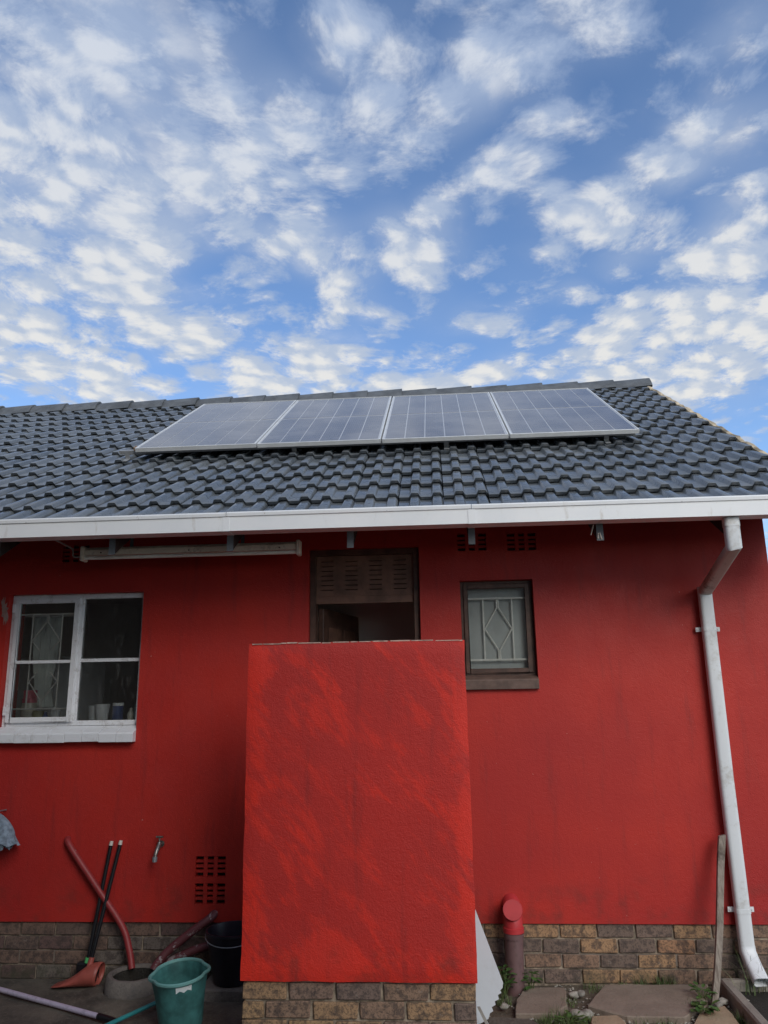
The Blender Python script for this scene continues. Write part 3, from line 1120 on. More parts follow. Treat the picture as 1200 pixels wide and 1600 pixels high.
rect_frame(kw, kx0 + .001, kx1 - .001, kz0 + .001, kz1 - .001, YF, YF + .045, .026, .036)
kw.box((-2.585, YF + .002, kz0 + .037), (-2.553, YF + .043, kz1 - .037))
kwin = kw.build('window', 'frame_white', house, bevel=.003)
kwin['label'] = 'white two light kitchen window with peeling paint'
b = MB()
rect_frame(b, -3.062, -2.578, kz0 + .030, kz1 - .030, YF - .016, YF + .012, .036, .034)
b.build('casement', 'frame_white', kwin, bevel=.003)
b = MB()
b.box((-3.026, YF - .010, 2.004), (-2.614, YF + .010, 2.026))
b.build('glazing_bar', 'frame_white', kwin, bevel=.002)
b = MB()
b.box((-2.553, YF + .006, 2.008), (kx1 - .027, YF + .030, 2.032))
b.build('glazing_bar', 'frame_white', kwin, bevel=.002)
for (a, c, e, f, yy) in ((-3.026, -2.614, 2.026, kz1 - .064, YF), (-3.026, -2.614, kz0 + .064, 2.004, YF), (-2.553, kx1 - .027, 2.032, kz1 - .037, YF + .018), (-2.553, kx1 - .027, kz0 + .037, 2.008, YF + .018)):
    b = MB()
    b.face([(a, yy, e), (c, yy, e), (c, yy, f), (a, yy, f)])
    b.build('pane', 'glass', kwin, fix=False)
for hz in (2.40, 1.68):
    b = MB()
    b.box((-3.078, YF - .020, hz - .03), (-3.060, YF - .012, hz + .03))
    b.build('hinge', 'frame_white', kwin)
# inner burglar bars with a diamond
b = MB()
yb = 0.112
b.sweep([(-3.09, yb, 2.36), (-2.585, yb, 2.36)], .006, 6)
b.sweep([(-3.09, yb, 1.69), (-2.585, yb, 1.69)], .006, 6)
for bx_ in (-2.955, -2.735):
    b.sweep([(bx_, yb, 1.69), (bx_, yb, 2.36)], .006, 6)
cxm = -2.845
for (za, zb_) in ((2.30, 2.17), (1.75, 1.88)):
    for sx in (-1, 1):
        b.sweep([(cxm + sx * .006, yb, 2.36 if za > 2 else 1.69), (cxm + sx * .006, yb, za), (cxm + sx * .105, yb, zb_)], .005, 6)
        zc_ = 2.10 if za > 2 else 1.95
        b.sweep([(cxm + sx * .105, yb, zb_), (cxm + sx * .045, yb, zc_)], .005, 6)
b.build('burglar_bar', 'bar_white', kwin)
# sill of white painted tiles
nst = 9
for i in range(nst):
    a = -3.17 + (kx1 + .002 + 3.17) * i / nst
    c = -3.17 + (kx1 + .002 + 3.17) * (i + 1) / nst
    jz = random.uniform(-.003, .003)
    b = MB()
    b.prism([(a + .001, -.055, 1.468 + jz), (a + .001, .054, 1.468 + jz), (a + .001, .054, 1.572), (a + .001, -.048, 1.532 + jz), (a + .001, -.055, 1.522 + jz)], (c - a - .002, 0, 0))
    b.build('sill_tile', 'sill_white', kwin, bevel=.002)
# bare grey plaster patch beside the casement
m_, t_, b_s = new_mat('bare_plaster_patch')
t_.put(b_s.inputs['Base Color'], t_.mix(t_.mapr(t_.noise(worldc(t_), 22, 4, .6), .35, .65), (.30, .17, .15), (.36, .25, .22)))
b_s.inputs['Roughness'].default_value = .9
MAT['patch'] = m_
b = MB()
pp = []
rnd = random.Random(8)
for i in range(34):
    a = 2 * math.pi * i / 34
    r = rnd.uniform(.55, 1.25) * (1 + .3 * mnoise.noise(Vector((math.cos(a) * 2, math.sin(a) * 2, 9))))
    pp.append((-3.116 + .026 * r * math.cos(a) - .016 * math.sin(a), -.0015, 2.38 + .105 * min(r, 1.1) * math.sin(a)))
b.prism(pp, (0, .003, 0))
b.build('plaster_patch', 'patch', kwin)

# ---------------- things on the inner sill
inn_s = MB()
inn_s.box((kx0 + .002, .15, kz0 - .02), (kx1 - .002, WALL_T + .14, kz0 + .005))
inn_s.build('inner_sill', 'interior', kwin)
ZI = kz0 + .006
MAT['jar_clear'] = simple('cloudy_jar', (.62, .58, .48), .3, var=.2)
MAT['lid_red'] = simple('red_jar_lid', (.62, .09, .14), .4, var=.1)
MAT['cup_white'] = simple('white_plastic_cup', (.86, .87, .86), .4, var=.06)
MAT['can_blue'] = simple('navy_tin', (.05, .08, .22), .35, var=.2)
MAT['olive'] = simple('olive_jar', (.26, .25, .10), .35, var=.2)
MAT['teal_glass'] = simple('pale_teal_box', (.36, .56, .56), .3, var=.1)
MAT['grey_tin'] = simple('grey_tin', (.60, .61, .61), .35, .2, .1)


def pot(name, label, cat, x, y, prof, mat, lid=None, lidmat=None, n=18, group='items on the kitchen window sill'):
    t = thing(name, label, cat, (x, y, ZI), group=group)
    b = MB()
    b.lathe([(0.001, 0)] + prof, n=n)
    b.build('body', mat, t, smooth=True)
    if lid:
        b = MB()
        b.lathe(lid, n=n)
        b.build('lid', lidmat, t, smooth=True)
    return t


pot('storage_jar', 'cloudy jar with red lid at the left end of the kitchen sill', 'jar', -2.995, .235, [(.052, 0), (.054, .01), (.054, .13), (.048, .15), (.048, .155)], 'jar_clear',
    [(.052, .156), (.052, .185), (.047, .187), (.047, .245), (.001, .246)], 'lid_red')
pot('storage_jar', 'short olive jar beside the red lidded jar', 'jar', -2.905, .20, [(.04, 0), (.042, .08), (.036, .10), (.001, .10)], 'olive')
pot('plastic_cup', 'white cup in the middle of the left kitchen pane', 'cup', -2.775, .20, [(.026, 0), (.036, .12), (.034, .12), (.024, .01)], 'cup_white')
pot('glass_tumbler', 'low grey tumbler right of the white cup', 'tumbler', -2.675, .20, [(.033, 0), (.036, .06), (.034, .06), (.03, .01)], 'grey_tin')
pot('glass_tumbler', 'grey tumbler just right of the window mullion', 'tumbler', -2.505, .21, [(.026, 0), (.032, .13), (.03, .13), (.024, .01)], 'grey_tin')
pot('plastic_cup', 'large white cup in the right kitchen pane', 'cup', -2.425, .19, [(.036, 0), (.052, .14), (.049, .14), (.034, .01)], 'cup_white')
pot('tin', 'navy tin with white lid in the right kitchen pane', 'tin', -2.315, .20, [(.038, 0), (.038, .125), (.001, .126)], 'can_blue', [(.040, .126), (.040, .146), (.001, .147)], 'cup_white')
pot('bottle', 'small dark bottle left of the white cup on the kitchen sill', 'bottle', -2.845, .19, [(.022, 0), (.023, .055), (.010, .075), (.010, .09), (.001, .09)], 'can_blue')
pot('bowl', 'pale shallow bowl under the diamond of the burglar bars', 'bowl', -2.735, .25, [(.03, 0), (.055, .04), (.052, .04), (.02, .008)], 'cup_white')
pot('tin', 'small grey tin at the right corner of the left kitchen pane', 'tin', -2.625, .22, [(.024, 0), (.024, .045), (.001, .046)], 'grey_tin')
pot('bottle', 'slim pale bottle between the navy tin and the teal box', 'bottle', -2.235, .24, [(.024, 0), (.025, .07), (.010, .09), (.010, .11), (.001, .11)], 'jar_clear')
t = thing('box', 'pale teal upright box at the right end of the kitchen sill', 'box', (-2.155, .20, ZI), group='items on the kitchen window sill')
b = MB()
b.box((-.032, -.02, 0), (.032, .02, .135))
b.build('carton', 'teal_glass', t, bevel=.003)
b = MB()
b.box((-.026, -.0215, .01), (.026, -.0205, .12))
b.build('front_panel', 'teal_rim', t)
# gathered curtain added behind the bars in place of a pale reflection
MAT['curtain'] = simple('pale_curtain_cloth', (.80, .84, .80), .9, var=.1, scale=6)
t = thing('curtain', 'pale gathered curtain added behind the burglar bars for the pale reflection in the pane', 'curtain', (-2.955, .33, 1.70))
b = MB()
rows_ = []
for j in range(13):
    z = .66 * j / 12
    hw_ = .105 - .035 * math.exp(-((z - .16) / .12) ** 2)
    rows_.append([b.vert((-hw_ + 2 * hw_ * i / 40, .018 * math.sin(i * 1.35 + .6 * math.sin(z * 6)), z)) for i in range(41)])
for j in range(12):
    for i in range(40):
        b.f.append([rows_[j][i], rows_[j][i + 1], rows_[j + 1][i + 1], rows_[j + 1][i]])
cl_ = b.build('cloth', 'curtain', t, smooth=True)
b = MB()
b.sweep([(-.5, .0, .67), (.24, .0, .67)], .008, 8)
b.build('curtain_rod', 'bar_white', t)
# fridge deep in the kitchen
t = thing('fridge', 'tall pale fridge standing inside the kitchen behind the burglar bars', 'fridge', (-3.45, 1.25, .165))
b = MB()
b.box((-.3, 0, 0), (.3, .6, 1.25))
b.build('body', 'cup_white', t, bevel=.02)
b = MB()
b.box((-.3, -.05, 1.265), (.3, .6, 1.95))
b.build('freezer_door', 'cup_white', t, bevel=.02)
b = MB()
b.box((-.3, -.05, .05), (.3, -.003, 1.25))
b.build('door', 'cup_white', t, bevel=.01)

# ================================================================== DOOR
dx0, dx1, dz0, dz1 = HOLES['door']
door = MB()
rf_ = .042
door.box((dx0 + .001, .045, dz0), (dx0 + rf_, .150, dz1 - .001))
door.box((dx1 - rf_, .045, dz0), (dx1 - .001, .150, dz1 - .001))
door.box((dx0 + rf_, .045, dz1 - rf_), (dx1 - rf_, .150, dz1 - .001))
door = door.build('door_frame', 'brown_wood', house, bevel=.003)
# louvred panel above the opening: boards with rows of slots
lx0, lx1, lz0, lz1 = dx0 + rf_ + .001, dx1 - rf_ - .001, 2.382, dz1 - rf_ - .001
sl = {}
cw = (lx1 - lx0) / 4
for i in range(4):
    cx_ = lx0 + cw * (i + .5) - .01
    for j in range(7):
        z = 2.475 + j * .034
        sl['%d_%d' % (i, j)] = (cx_ - .045, cx_ + .045, z, z + .0065)
b = MB()
hs = list(sl.values())
xs = sorted({lx0, lx1} | {h[0] for h in hs} | {h[1] for h in hs})
zs = sorted({lz0, lz1} | {h[2] for h in hs} | {h[3] for h in hs})
for i in range(len(xs) - 1):
    for j in range(len(zs) - 1):
        cx_, cz_ = (xs[i] + xs[i + 1]) / 2, (zs[j] + zs[j + 1]) / 2
        if any(h[0] < cx_ < h[1] and h[2] < cz_ < h[3] for h in hs):
            continue
        b.face([(xs[i], .072, zs[j]), (xs[i + 1], .072, zs[j]), (xs[i + 1], .072, zs[j + 1]), (xs[i], .072, zs[j + 1])])
for (a, c, e, f) in hs:
    b.face([(a, .072, e), (c, .072, e), (c, .098, e), (a, .098, e)])
    b.face([(a, .072, f), (a, .098, f), (c, .098, f), (c, .072, f)])
    b.face([(a, .072, e), (a, .098, e), (a, .098, f), (a, .072, f)])
    b.face([(c, .072, e), (c, .072, f), (c, .098, f), (c, .098, e)])
b.face([(lx0, .072, lz0), (lx0, .102, lz0), (lx1, .102, lz0), (lx1, .072, lz0)])
lv = b.build('louvre_panel', 'louvre_wood', door, fix=False)
b = MB()
b.box((lx0, .099, lz0 + .002), (lx1, .104, lz1))
b.build('louvre_backing', 'dark_timber', door)
b = MB()
b.box((lx0, .066, lz0 + .052), (lx1, .0715, lz0 + .060))
b.build('louvre_bead', 'louvre_wood', door)
# inward-opened door leaf with its stiles
lf = MB()
Mlf = Matrix.Translation((dx0 + rf_ + .002, .152, .18)) @ Matrix.Rotation(math.radians(76), 4, 'Z')
lf.box((0, -.040, 0), (.74, -.002, 2.18), mat=Mlf)
leaf = lf.build('door_leaf', 'brown_wood', house, bevel=.003)
b = MB()
for (a, c, e, f) in ((.10, .34, 1.2, 2.05), (.40, .64, 1.2, 2.05)):
    rect_m = MB()
    b.box((a, -.046, e), (c, -.041, f), mat=Mlf)
b.build('door_panel', 'louvre_wood', leaf)

# ================================================================== BATHROOM WINDOW
wx0, wx1, wz0, wz1 = HOLES['bath']
wz0 = 1.86
b = MB()
rect_frame(b, wx0 + .001, wx1 - .001, wz0 + .001, wz1 - .001, .060, .120, .020)
bw = b.build('window', 'brown_wood', house, bevel=.002)
bw['label'] = 'small brown framed window with white diamond burglar bar'
b = MB()
rect_frame(b, wx0 + .022, wx1 - .022, wz0 + .022, wz1 - .022, .048, .085, .030, .030)
b.build('casement', 'brown_wood', bw, bevel=.003)
px0, px1, pz0, pz1 = wx0 + .050, wx1 - .050, wz0 + .050, wz1 - .050
b = MB()
b.face([(px0, .066, pz0), (px1, .066, pz0), (px1, .066, pz1), (px0, .066, pz1)])
b.build('pane', 'glass', bw, fix=False)
b = MB()
yb = .084
zt_, zb2 = pz1 - .068, pz0 + .062
b.box((px0, yb, zt_ - .006), (px1, yb + .006, zt_ + .006))
b.box((px0, yb, zb2 - .006), (px1, yb + .006, zb2 + .006))
xm = (px0 + px1) / 2 + .008
zm = (zt_ + zb2) / 2
for sx in (-1, 1):
    b.box((xm + sx * .100 - .005, yb + .0065, zb2), (xm + sx * .100 + .005, yb + .0125, zt_))
    for sz, ze in ((1, zt_), (-1, zb2)):
        b.sweep([(xm + sx * .006, yb + .016, ze), (xm + sx * .006, yb + .016, zm + sz * .145), (xm + sx * .093, yb + .016, zm)], .0055, 6, up=(0, 1, 0))
b.build('burglar_bar', 'bar_white', bw)
MAT['net'] = simple('grey_net_curtain', (.50, .52, .51), .9, var=.06, scale=4)
b = MB()
nx = 60
for i in range(nx):
    a, c = px0 - .03 + (px1 - px0 + .06) * i / nx, px0 - .03 + (px1 - px0 + .06) * (i + 1) / nx
    ya, yc = .122 + .0006 * math.sin(i * .5), .122 + .0006 * math.sin((i + 1) * .5)
    b.face([(a, ya, wz0 + .01), (c, yc, wz0 + .01), (c, yc, wz1 - .01), (a, ya, wz1 - .01)])
b.build('net_curtain', 'net', bw, smooth=True)
b = MB()
b.prism([(wx0 + .002, -.030, 1.772), (wx0 + .002, .058, 1.772), (wx0 + .002, .058, 1.865), (wx0 + .002, -.022, 1.842), (wx0 + .002, -.030, 1.834)], (wx1 - wx0 - .002, 0, 0))
b.build('sill', 'sill_brown', bw, bevel=.003)
# cement smear at the lower right corner of the opening
MAT['smear'] = simple('cement_smear', (.44, .33, .30), .9, var=.25, scale=30)

# ================================================================== AIR VENTS
def air_vent(vx, vz, n_rows, label):
    b = MB()
    b.box((vx + .001, .05, vz + .001), (vx + VW - .001, .06, vz + VH - .001))
    v_ = b.build('air_vent', 'dark_timber', house)
    v_['label'] = label
    for i in range(1, 3):
        b = MB()
        xx = vx + VW * i / 3
        b.box((xx - .013, .004, vz + .001), (xx + .013, .0115, vz + VH - .001))
        b.build('vent_rib', 'red_wall', v_)
    for j in range(n_rows - 1):
        b = MB()
        zz = vz + VH * (j + 1) / n_rows
        b.box((vx + .001, .012, zz - .0085), (vx + VW - .001, .0495, zz + .0085))
        b.build('vent_slat', 'red_wall', v_)


for k, (vx, vz) in enumerate(VENTS_HI):
    air_vent(vx, vz, 4, 'dark air brick under the eave')
for k, (vx, vz) in enumerate(VENTS_LO):
    air_vent(vx, vz, 4, 'red painted air brick near the ground')

# ================================================================== SOLAR PANELS
PG = 'solar panels in a row on the roof'
pl_labels = ['leftmost of the four solar panels on the roof', 'second solar panel from the left on the roof', 'third solar panel from the left on the roof', 'rightmost of the four solar panels on the roof']


def panel_parts(root):
    W_, L_, T_ = PAN_W - .014, PAN_L, .035
    fr = .012
    b = MB()
    for (a, c) in (((0, 0, -T_), (W_, fr, 0)), ((0, L_ - fr, -T_), (W_, L_, 0)), ((0, fr, -T_), (fr, L_ - fr, 0)), ((W_ - fr, fr, -T_), (W_, L_ - fr, 0))):
        b.box(a, c)
    b.build('frame', 'alu', root, bevel=.0012)
    b = MB()
    b.box((fr, fr, -.010), (W_ - fr, L_ - fr, -.0050))
    b.build('backsheet', 'backsheet', root)
    x0, y0 = fr + .012, fr + .018
    cw_ = (W_ - 2 * x0 + .0085) / 6
    ch_ = (L_ - 2 * y0 + .030) / 2
    bmesh_ = None
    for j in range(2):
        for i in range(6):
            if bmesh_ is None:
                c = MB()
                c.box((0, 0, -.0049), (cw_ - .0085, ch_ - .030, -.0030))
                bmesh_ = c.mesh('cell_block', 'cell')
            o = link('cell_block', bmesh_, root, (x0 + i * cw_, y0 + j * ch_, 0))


first = None
for i in range(4):
    loc = rp(PAN_X0 + i * PAN_W, PAN_S0 + (.012, .002, -.006, 0)[i], PAN_N)
    if first is None:
        first = thing('solar_panel', pl_labels[0], 'solar panel', loc, (PHI, 0, 0), PG)
        panel_parts(first)
    else:
        r = first.copy()
        COL.objects.link(r)
        r.location = loc
        r.rotation_euler = (PHI, 0, random.uniform(-.001, .001))
        r['label'] = pl_labels[i]
        for ch in list(first.children):
            c = ch.copy()
            COL.objects.link(c)
            c.parent = r
# rails with feet
MAT['rail'] = simple('dull_rail_aluminium', (0.36, 0.37, 0.38), 0.5, 0.3, 0.1)
for (s_, nm, ext) in ((PAN_S0 + .10, 'lower aluminium rail under the solar panels, its end sticking out left', .17), (PAN_S0 + 1.30, 'upper aluminium rail under the solar panels', .12)):
    t = thing('mounting_rail', nm, 'rail', rp(PAN_X0, s_, 0), (PHI, 0, 0), 'rails under the solar panels')
    b = MB()
    zt2 = PAN_N - .0355
    b.box((-ext, -.016, zt2 - .032), (4 * PAN_W - .02, .016, zt2))
    b.build('rail', 'rail', t)
    for fx in (-ext + .07, 1.33, 2.6, 3.9):
        b = MB()
        b.box((fx - .02, -.026, .015), (fx + .02, -.0205, zt2 - .005))
        b.box((fx - .02, -.10, .010), (fx + .02, -.0205, .015))
        b.build('rail_foot', 'rail', t)
MAT['clamp'] = simple('rusty_clamp', (.36, .24, .15), .6, .4)
b = MB()
b.box((PAN_X0 - .035, PAN_S0, 0), (PAN_X0 - .002, PAN_S0 + .03, .03))
t = thing('end_clamp', 'small brown clamp at the lower left corner of the panels', 'clamp', rp(PAN_X0 - .035, PAN_S0 + .085, PAN_N - .036), (PHI, 0, 0))
b = MB()
b.box((0, -.02, 0), (.033, .03, .030))
b.box((.012, -.005, .030), (.024, .007, .040))
b.build('clamp_body', 'clamp', t, bevel=.003)

# ================================================================== FLUORESCENT BATTEN
t = thing('batten_light', 'long dusty fluorescent batten light hanging under the eave', 'light', (-1.67, -.30, 2.68))
b = MB(t.location)
b.prism([(-2.394, -.268, 2.762), (-2.394, -.312, 2.762), (-2.394, -.328, 2.742), (-2.394, -.328, 2.706), (-2.394, -.268, 2.706)], (1.457, 0, 0))
b.build('body', 'lamp_body', t, bevel=.002)
b = MB(t.location)
b.sweep([(-2.394, -.322, 2.688), (-.937, -.322, 2.688)], .0125, 12)
b.build('tube', 'lamp_tube', t, smooth=True)
for ex in (-2.423, -.936):
    b = MB(t.location)
    b.box((ex, -.344, 2.668), (ex + .028, -.266, 2.770))
    b.build('end_holder', 'lamp_body', t, bevel=.006)
for ex in (-2.28, -1.67, -1.05):
    b = MB(t.location)
    b.sweep([(ex, -.327, 2.722), (ex, -.332, 2.722)], .005, 8)
    b.build('screw', 'dark_timber', t)
for ex in (-2.081, -1.309):
    b = MB(t.location)
    b.box((ex - .012, -.300, 2.7625), (ex + .012, -.296, 2.90))
    b.build('hanger', 'plate', t)
b = MB()
b.sweep([(-2.53, -.56, 2.79), (-2.50, -.42, 2.77), (-2.487, -.31, 2.755), (-2.487, -.305, 2.712), (-2.475, -.305, 2.700), (-2.424, -.305, 2.700)], .006, 6)
tag(b.build('light_cable', 'wire', None, smooth=True), 'thin grey cable bending into the left end of the batten light', 'cable')
# cut wire ends hanging at the eave
t = thing('wire_ends', 'cut pale wire ends hanging from the dark eave', 'wires', (.97, -.60, 2.68))
for (a, c) in (((.975, -.60, 2.755), (.955, -.60, 2.690)), ((.998, -.61, 2.70), (.995, -.61, 2.665)), ((1.006, -.612, 2.70), (1.016, -.612, 2.658))):
    b = MB(t.location)
    b.sweep([a, c], .0035, 6)
    b.build('wire', 'cream_plastic', t)

# ================================================================== SCREEN WALL
SX0, SX1, SY0, SY1, SZ1 = -1.050, 0.135, -1.102, -0.872, 2.036
scr = thing('screen_wall', 'free standing bright red plastered screen wall in front of the doorway', 'wall', (-.46, -.98, 0))
b = MB(scr.location)
# plaster slab with slightly wavy edges
nx_, nz_ = 26, 40
fr_, bk_ = {}, {}


def wav(a, k):
    return mnoise.noise(Vector((a * 6, k, 1.3))) * .004 + mnoise.noise(Vector((a * 19, k, 7.3))) * .002


for i in range(nx_ + 1):
    for j in range(nz_ + 1):
        uu, vv = i / nx_, j / nz_
        z = .366 + (SZ1 - .366) * vv
        xa, xb = SX0 + wav(z, 1), SX1 + wav(z, 5)
        x = xa + (xb - xa) * uu
        if j == nz_:
            z += wav(x, 11) * 1.2
        if j == 0:
            z += wav(x, 17)
        y = SY0 + .004 * mnoise.noise(Vector((x * 2.2, z * 2.2, 4)))
        edge = min(i, nx_ - i, j, nz_ - j)
        if edge == 0:
            y += .006
        fr_[i, j] = b.vert((x, y, z))
        bk_[i, j] = b.vert((x, SY1, z))
for i in range(nx_):
    for j in range(nz_):
        b.f.append([fr_[i, j], fr_[i + 1, j], fr_[i + 1, j + 1], fr_[i, j + 1]])
        b.f.append([bk_[i, j], bk_[i, j + 1], bk_[i + 1, j + 1], bk_[i + 1, j]])
for i in range(nx_):
    b.f.append([fr_[i, 0], bk_[i, 0], bk_[i + 1, 0], fr_[i + 1, 0]])
    b.f.append([fr_[i, nz_], fr_[i + 1, nz_], bk_[i + 1, nz_], bk_[i, nz_]])
for j in range(nz_):
    b.f.append([fr_[0, j], fr_[0, j + 1], bk_[0, j + 1], bk_[0, j]])
    b.f.append([fr_[nx_, j], bk_[nx_, j], bk_[nx_, j + 1], fr_[nx_, j + 1]])
b.build('plaster', 'red_screen', scr, smooth=True)
# worn pale line where the paint has chipped along the top edge
MAT['chip'] = simple('bare_plaster_edge', (.50, .34, .28), .9, var=.35, scale=25)
rnd = random.Random(3)
b = MB(scr.location)
x = SX0 + .02
while x < SX1 - .02:
    l_ = rnd.uniform(.03, .14)
    x1_ = min(x + l_, SX1 - .01)
    zz = SZ1 + wav((x + x1_) / 2, 11) * 1.2
    b.box((x, SY0 + .0030, zz - .003 - rnd.uniform(0, .002)), (x1_, SY0 + .03, zz + .0014))
    x = x1_ + rnd.uniform(0.0, .015)
b.build('chipped_edge', 'chip', scr)
b = MB(scr.location)
b.box((-1.030, -1.068, -.10), (.116, -.90, .364))
base = b.build('base', 'mortar', scr)
base['label'] = 'courses of dusty tan and brown bricks under the plaster'
ya_ = -1.083
for cth in range(5):
    z = .360 - BP * (cth + 1) + .006
    if cth % 2 == 0:
        xs_ = [(-1.040, BL), (-.806, BL), (-.569, BL), (-.332, BL), (-.097, BL)]
    else:
        xs_ = [(-1.040, .106), (-.921, BL), (-.684, BL), (-.452, BL), (-.218, BL), (.018, .106)]
    for (x, l_) in xs_:
        key = 'brick_s' if l_ > .2 else 'brick_s_h'
        o = link('brick', random.choice(BM[key]), base)
        o.location = Vector((x + random.uniform(-.002, .002), ya_ + random.uniform(-.003, .003), z + random.uniform(-.002, .002))) - scr.location
        o.rotation_euler = (random.uniform(-.01, .01), random.uniform(-.012, .012), random.uniform(-.012, .012))

# ================================================================== TAP
t = thing('garden_tap', 'small tarnished tap on the red wall above the gully', 'tap', (-1.875, 0, .80))
b = MB(t.location)
b.sweep([(-1.875, .002, .815), (-1.875, -.05, .815)], .010, 10)
b.sweep([(-1.875, -.002, .815), (-1.875, -.008, .815)], .020, 12)
b.sweep([(-1.875, -.045, .830), (-1.875, -.052, .812), (-1.876, -.075, .795), (-1.880, -.095, .765), (-1.882, -.098, .735)], [.013, .016, .014, .012, .011], 10)
b.build('body', 'brass', t, smooth=True)
b = MB(t.location)
b.sweep([(-1.882, -.098, .752), (-1.882, -.098, .722)], .0155, 8)
b.build('nozzle', 'bracket', t)
b = MB(t.location)
b.sweep([(-1.875, -.047, .828), (-1.875, -.047, .862)], .006, 8)
b.sweep([(-1.898, -.047, .864), (-1.852, -.047, .864)], .007, 8)
b.build('handle', 'brass', t, smooth=True)

# ================================================================== WASTE PIPES AND GULLY
def bez(pts, n=10):
    out_ = []
    P = [Vector(q_) for q_ in pts]
    for k in range(len(P) - 1):
        p0 = P[max(k - 1, 0)]
        p1, p2 = P[k], P[k + 1]
        p3 = P[min(k + 2, len(P) - 1)]
        for i in range(n):
            s_ = i / n
            out_.append(0.5 * ((2 * p1) + (-p0 + p2) * s_ + (2 * p0 - 5 * p1 + 4 * p2 - p3) * s_ ** 2 + (-p0 + 3 * p1 - 3 * p2 + p3) * s_ ** 3))
    out_.append(P[-1])
    return out_


b = MB()
b.sweep(bez([(-2.515, .02, .845), (-2.49, -.035, .815), (-2.28, -.05, .565), (-2.09, -.06, .335), (-2.02, -.09, .20), (-1.985, -.12, .105)], 6), .0205, 14)
tag(b.build('waste_pipe', 'waste_red', None, smooth=True), 'long thin red waste pipe slanting down the wall into the gully', 'pipe', 'waste pipes at the gully')
b = MB()
b.sweep(bez([(-1.50, .03, .40), (-1.53, -.03, .368), (-1.64, -.06, .295), (-1.76, -.09, .205), (-1.82, -.12, .14), (-1.84, -.14, .105)], 6), .026, 14)
tag(b.build('waste_pipe', 'waste_maroon', None, smooth=True), 'short maroon waste pipe with peeling paint running to the gully', 'pipe', 'waste pipes at the gully')
b = MB()
b.sweep(bez([(-1.42, .03, .235), (-1.47, -.03, .225), (-1.60, -.04, .195), (-1.72, -.06, .15), (-1.80, -.09, .11)], 6), .026, 14)
tag(b.build('waste_pipe', 'waste_maroon', None, smooth=True), 'lowest peeling waste pipe behind the teal bucket', 'pipe', 'waste pipes at the gully')

GYC = (-1.93, -.20)
t = thing('gully', 'round stained concrete gully ring with dark drain inside', 'drain', (GYC[0], GYC[1], 0))


def gfn(an, r, z):
    k = 1 + .03 * mnoise.noise(Vector((math.cos(an) * 1.7, math.sin(an) * 1.7, z * 6 + 2)))
    return r * k, z + .006 * mnoise.noise(Vector((math.cos(an) * 2, math.sin(an) * 2, 5)))


b = MB()
b.lathe([(.185, -.02), (.178, .03), (.172, .10), (.162, .112), (.140, .112), (.134, .10), (.133, .02)], n=40, fn=gfn)
b.build('ring', 'concrete_d', t, smooth=True)
b = MB()
b.lathe([(.1315, .096), (.126, .016), (.001, .012)], n=30)  # wet-soil colour carried up the bowl walls, imitating a deep hole's shade
b.build('drain_floor', 'wet_soil', t)
b = MB()
b.lathe([(.40, -.012), (.33, .010), (.25, .020), (.184, .026)], n=40, fn=lambda an, r, z: (r * (1 + .16 * mnoise.noise(Vector((math.cos(an) * 1.4, math.sin(an) * 1.4, 8))) * (r > .2)) * (1 if math.sin(an) < .45 or r < .2 else .62), z))
b.build('mortar_skirt', 'slab_dark', t, smooth=True)

# ================================================================== BROOM AND DUSTPAN
t = thing('dustpan', 'red plastic dustpan with long black handle leaning on the brick plinth', 'dustpan', (-2.31, -.12, 0))
b = MB(t.location)
# scoop seen from the side: low pointed lip at the left, rounded hood at the right
sec_ = []
stations = [(-2.478, .045, .003), (-2.45, .060, .008), (-2.41, .068, .016), (-2.37, .072, .027), (-2.33, .074, .041), (-2.29, .074, .055), (-2.25, .073, .064), (-2.21, .071, .067), (-2.188, .069, .066)]
rings = []
for (x, ry, rz) in stations:
    rings.append([b.vert((x + .010 * math.sin(2 * math.pi * i / 24), -.120 + ry * math.cos(2 * math.pi * i / 24), .008 + rz + rz * math.sin(2 * math.pi * i / 24))) for i in range(24)])
for k in range(len(rings) - 1):
    for i in range(24):
        j = (i + 1) % 24
        b.f.append([rings[k][i], rings[k][j], rings[k + 1][j], rings[k + 1][i]])
b.f.append(rings[0])
pan = b.build('pan', 'dustpan_red', t, smooth=True)
sm = pan.modifiers.new('thick', 'SOLIDIFY')
sm.thickness = .003
b = MB(t.location)
b.sweep([(-2.262, -.115, .112), (-2.254, -.105, .165)], [.020, .016], 12)
b.build('socket', 'dustpan_red', t, smooth=True)
b = MB(t.location)
b.sweep([(-2.256, -.108, .155), (-2.150, -.018, .815)], .0125, 12)
b.build('handle', 'black_plastic', t, smooth=True)
b = MB(t.location)
b.sweep([(-2.1505, -.019, .812), (-2.147, -.016, .838)], [.0135, .011], 12)
b.build('grip_tip', 'cream_plastic', t, smooth=True)

